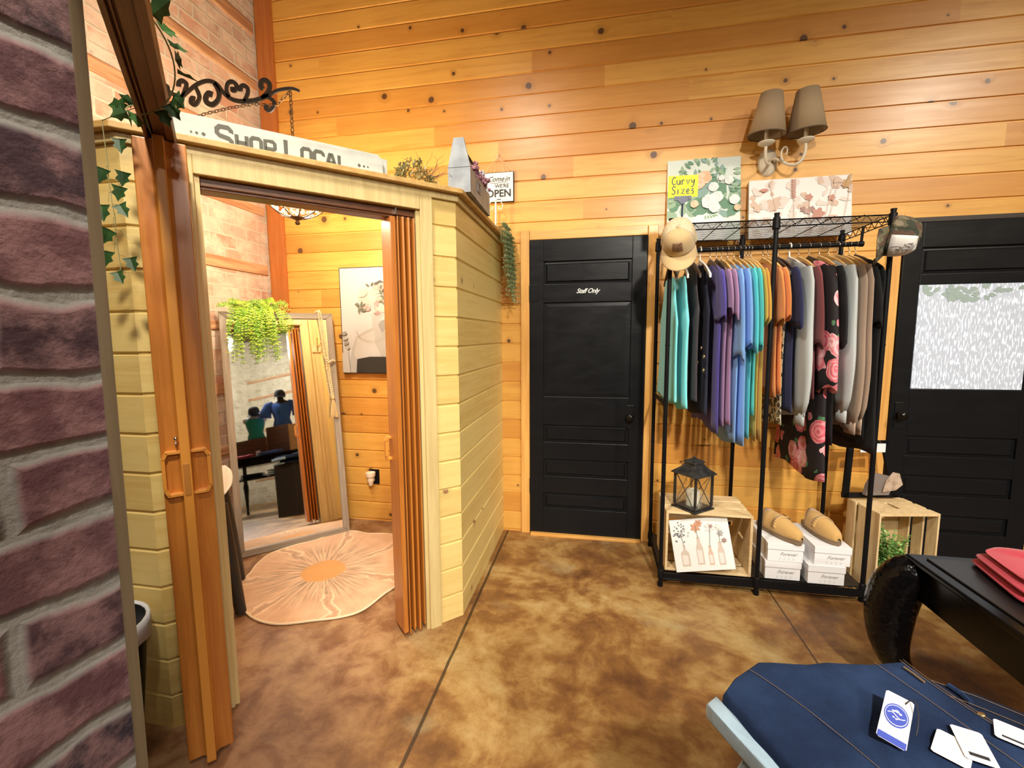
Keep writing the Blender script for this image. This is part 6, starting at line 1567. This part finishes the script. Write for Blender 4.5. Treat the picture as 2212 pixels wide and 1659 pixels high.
def torso(label, x, y, z, topm, skinm, sc=1.0, sleeves=None, toplabel='tank_top'):
    m = thing('mannequin', label, 'mannequin', (x, y, z), rad(180 - 28), 'mannequins reflected in the booth mirror')
    rows = [(.0, .115, .080), (.03, .120, .085), (.12, .108, .078), (.22, .135, .095), (.30, .150, .100), (.36, .155, .088), (.40, .130, .070), (.425, .070, .055), (.45, .048, .048), (.50, .046, .046)]
    def ring(w, d, z_, g=0.0): return [((d + g) * math.cos(a) * sc, (w + g) * math.sin(a) * sc, z_ * sc) for a in (2 * PI * j / 28 for j in range(28))]
    mb = MB(); mb.loft([ring(w, d, q) for q, w, d in rows]); mb.build('body', skinm, m, smooth=True)
    for s in (-1, 1):
        mb = MB(); mb.sphere((0, s * .155 * sc, .352 * sc), .050 * sc, 12, 0, None, (.9, .8, 1.1)); mb.build('shoulder_cap', skinm, m, smooth=True)
    mb = MB(); mb.loft([ring(w * (1.12 if q < .1 else 1), d, q, .008) for q, w, d in rows[:6]] + [ring(.118, .060, .385, .006)], 0, None, True, False); g_ = mb.build(toplabel, topm, m, smooth=True)
    if sleeves:
        for s in (-1, 1):
            mb = MB(); mb.tube([(0, s * .11, .375), (0, s * .18, .35), (0, s * .235, .25), (0, s * .25, .17)], [.055, .075, .085, .095], 14, 0, None, True, 1.0); mb.build('draped_sleeve', topm, g_, smooth=True)
    return m
M_SKN = plain('mannequin_white', (.78, .78, .76), .4)
torso('white mannequin in a teal tank top and dark cap, seen in the mirror', 1.62, -.80, 1.206, fabric('teal_jersey', (.02, .36, .30)), M_SKN, .92)
torso('mannequin draped in a bright blue top, seen in the mirror', 1.64, -.30, 1.346, fabric('bright_blue', (.04, .16, .66)), plain('mannequin_dark', (.04, .035, .03), .5), 1.0, True, 'draped_top')
DKC = fabric('dark_cap_twill', (.030, .036, .045))
cap('dark_cap', 'dark cap on the teal mannequin in the mirror', (1.61, -.795, 1.645), (-.85, .45, -.35), (-.3, .15, .94), DKC, DKC, DKC, 'khaki')
cap('dark_cap', 'dark brimmed cap on the blue mannequin in the mirror', (1.63, -.295, 1.840), (-.88, .47, -.1), (-.1, .05, 1), DKC, DKC, DKC, 'khaki')
folded('red_sweater', 'red folded sweater on the console table in the mirror', 'sweater', (1.385, -.80, .906), .16, .30, .05, F_RED, 0, 2, 8)
folded('blue_sweater', 'blue folded sweater on the console table in the mirror', 'sweater', (1.385, -.36, .906), .16, .42, .05, fabric('royal_blue', (.03, .13, .50)), 0, 2, 9)
folded('folded_jeans', 'pale blue folded jeans on the lower shelf of the console table', 'jeans', (1.45, -.25, .581), .26, .44, .09, M_DENL, 0, 3, 10)
folded('folded_jeans', 'dark folded jeans on the lower shelf of the console table', 'jeans', (1.47, -.80, .581), .26, .36, .07, M_DEND, 0, 3, 11)
for (x, y), l in (((1.40, -.60), 'short white candle beside the red sweater on the console table'), ((1.42, -1.08), 'short white candle at the far end of the console table')):
    c = thing('pillar_candle', l, 'candle', (x, y, .906), 0, 'white candles on the console table'); mb = MB(); mb.lathe([(.0, 0), (.035, 0), (.035, .09), (.0, .088)], 18); mb.build('wax', M_WHITE, c, smooth=True, angle=.7)

gp = thing('globe_pendant', 'glowing globe pendant lamp reflected in the booth mirror', 'pendant lamp', (1.85, -1.40, 3.08))
t = NT('globe_glow'); t.set(Base_Color=(1, .95, .85), Emission_Color=(1, .93, .80), Emission_Strength=12.0)
mb = MB(); mb.sphere((0, 0, 0), .075, 20); g_ = mb.build('globe', t.m, gp, smooth=True); g_.visible_shadow = True
mb = MB(); mb.lathe([(.0, .12), (.030, .118), (.036, .085), (.030, .068), (.0, .068)], 16); mb.tube([(0, 0, .118), (0, 0, ZC - 3.08)], .004, 6); mb.build('cord', M_BLACK, gp, smooth=True, angle=.8)

# ------------------------------------------------------------------ light
def lamp(name, loc, power, color=(1, .9, .76), radius=.12, typ='POINT', target=None, size=.5):
    ld = bpy.data.lights.new(name, typ); ld.energy = power; ld.color = color
    if typ == 'POINT': ld.shadow_soft_size = radius
    elif typ == 'AREA': ld.shape = 'DISK'; ld.size = size
    o = bpy.data.objects.new(name, ld); COL.objects.link(o); o.location = loc
    if target: o.rotation_euler = (Vector(target) - Vector(loc)).to_track_quat('-Z', 'Y').to_euler()
    return o
lamp('chandelier_light', (-1.573, 2.2, 2.20), 120, (1, .80, .56), .09)
def spot(loc, tgt, power, color=(1, .90, .74), cone=115, size=.14):
    o = lamp('unseen_spot', loc, power, color, size, 'SPOT', tgt); o.data.spot_size = rad(cone); o.data.spot_blend = 1.0; o.data.shadow_soft_size = size  # unseen spots
spot((-.85, .45, 3.95), (-.45, 3.0, .7), 340, cone=78, size=.2)
spot((3.5, .1, 3.95), (1.9, 3.0, .7), 440, cone=80, size=.22)
spot((.95, -1.4, 3.4), (.80, 2.8, .45), 660, (1, .93, .82), 70, .10)
spot((3.4, -2.0, 3.6), (5.3, -4.1, 2.4), 420, (1, .95, .85), 110, .10)  # added to brighten the cream brick corner reflected in the mirror
spot((2.6, -2.6, 3.3), (1.5, -.55, .9), 420, (1, .93, .82), 80, .10)  # added to light the console table reflected in the mirror
spot((-.10, -.25, 3.3), (-1.35, 1.3, 1.0), 250, (1, .90, .74), 70, .10)  # added to brighten the booth's left wall and front
lamp('globe_light', (1.85, -1.40, 2.97), 60, (1, .92, .8), .03)
W = bpy.data.worlds.new('room_air'); SC.world = W; W.use_nodes = True
W.node_tree.nodes['Background'].inputs[0].default_value = (1, .94, .85, 1)
W.node_tree.nodes['Background'].inputs[1].default_value = .03
vs_ = SC.view_settings; SC.display_settings.display_device = 'sRGB'
vs_.view_transform = 'Standard'; vs_.look = 'None'; vs_.gamma = 1.0; vs_.use_curve_mapping = False
vs_.exposure = .02
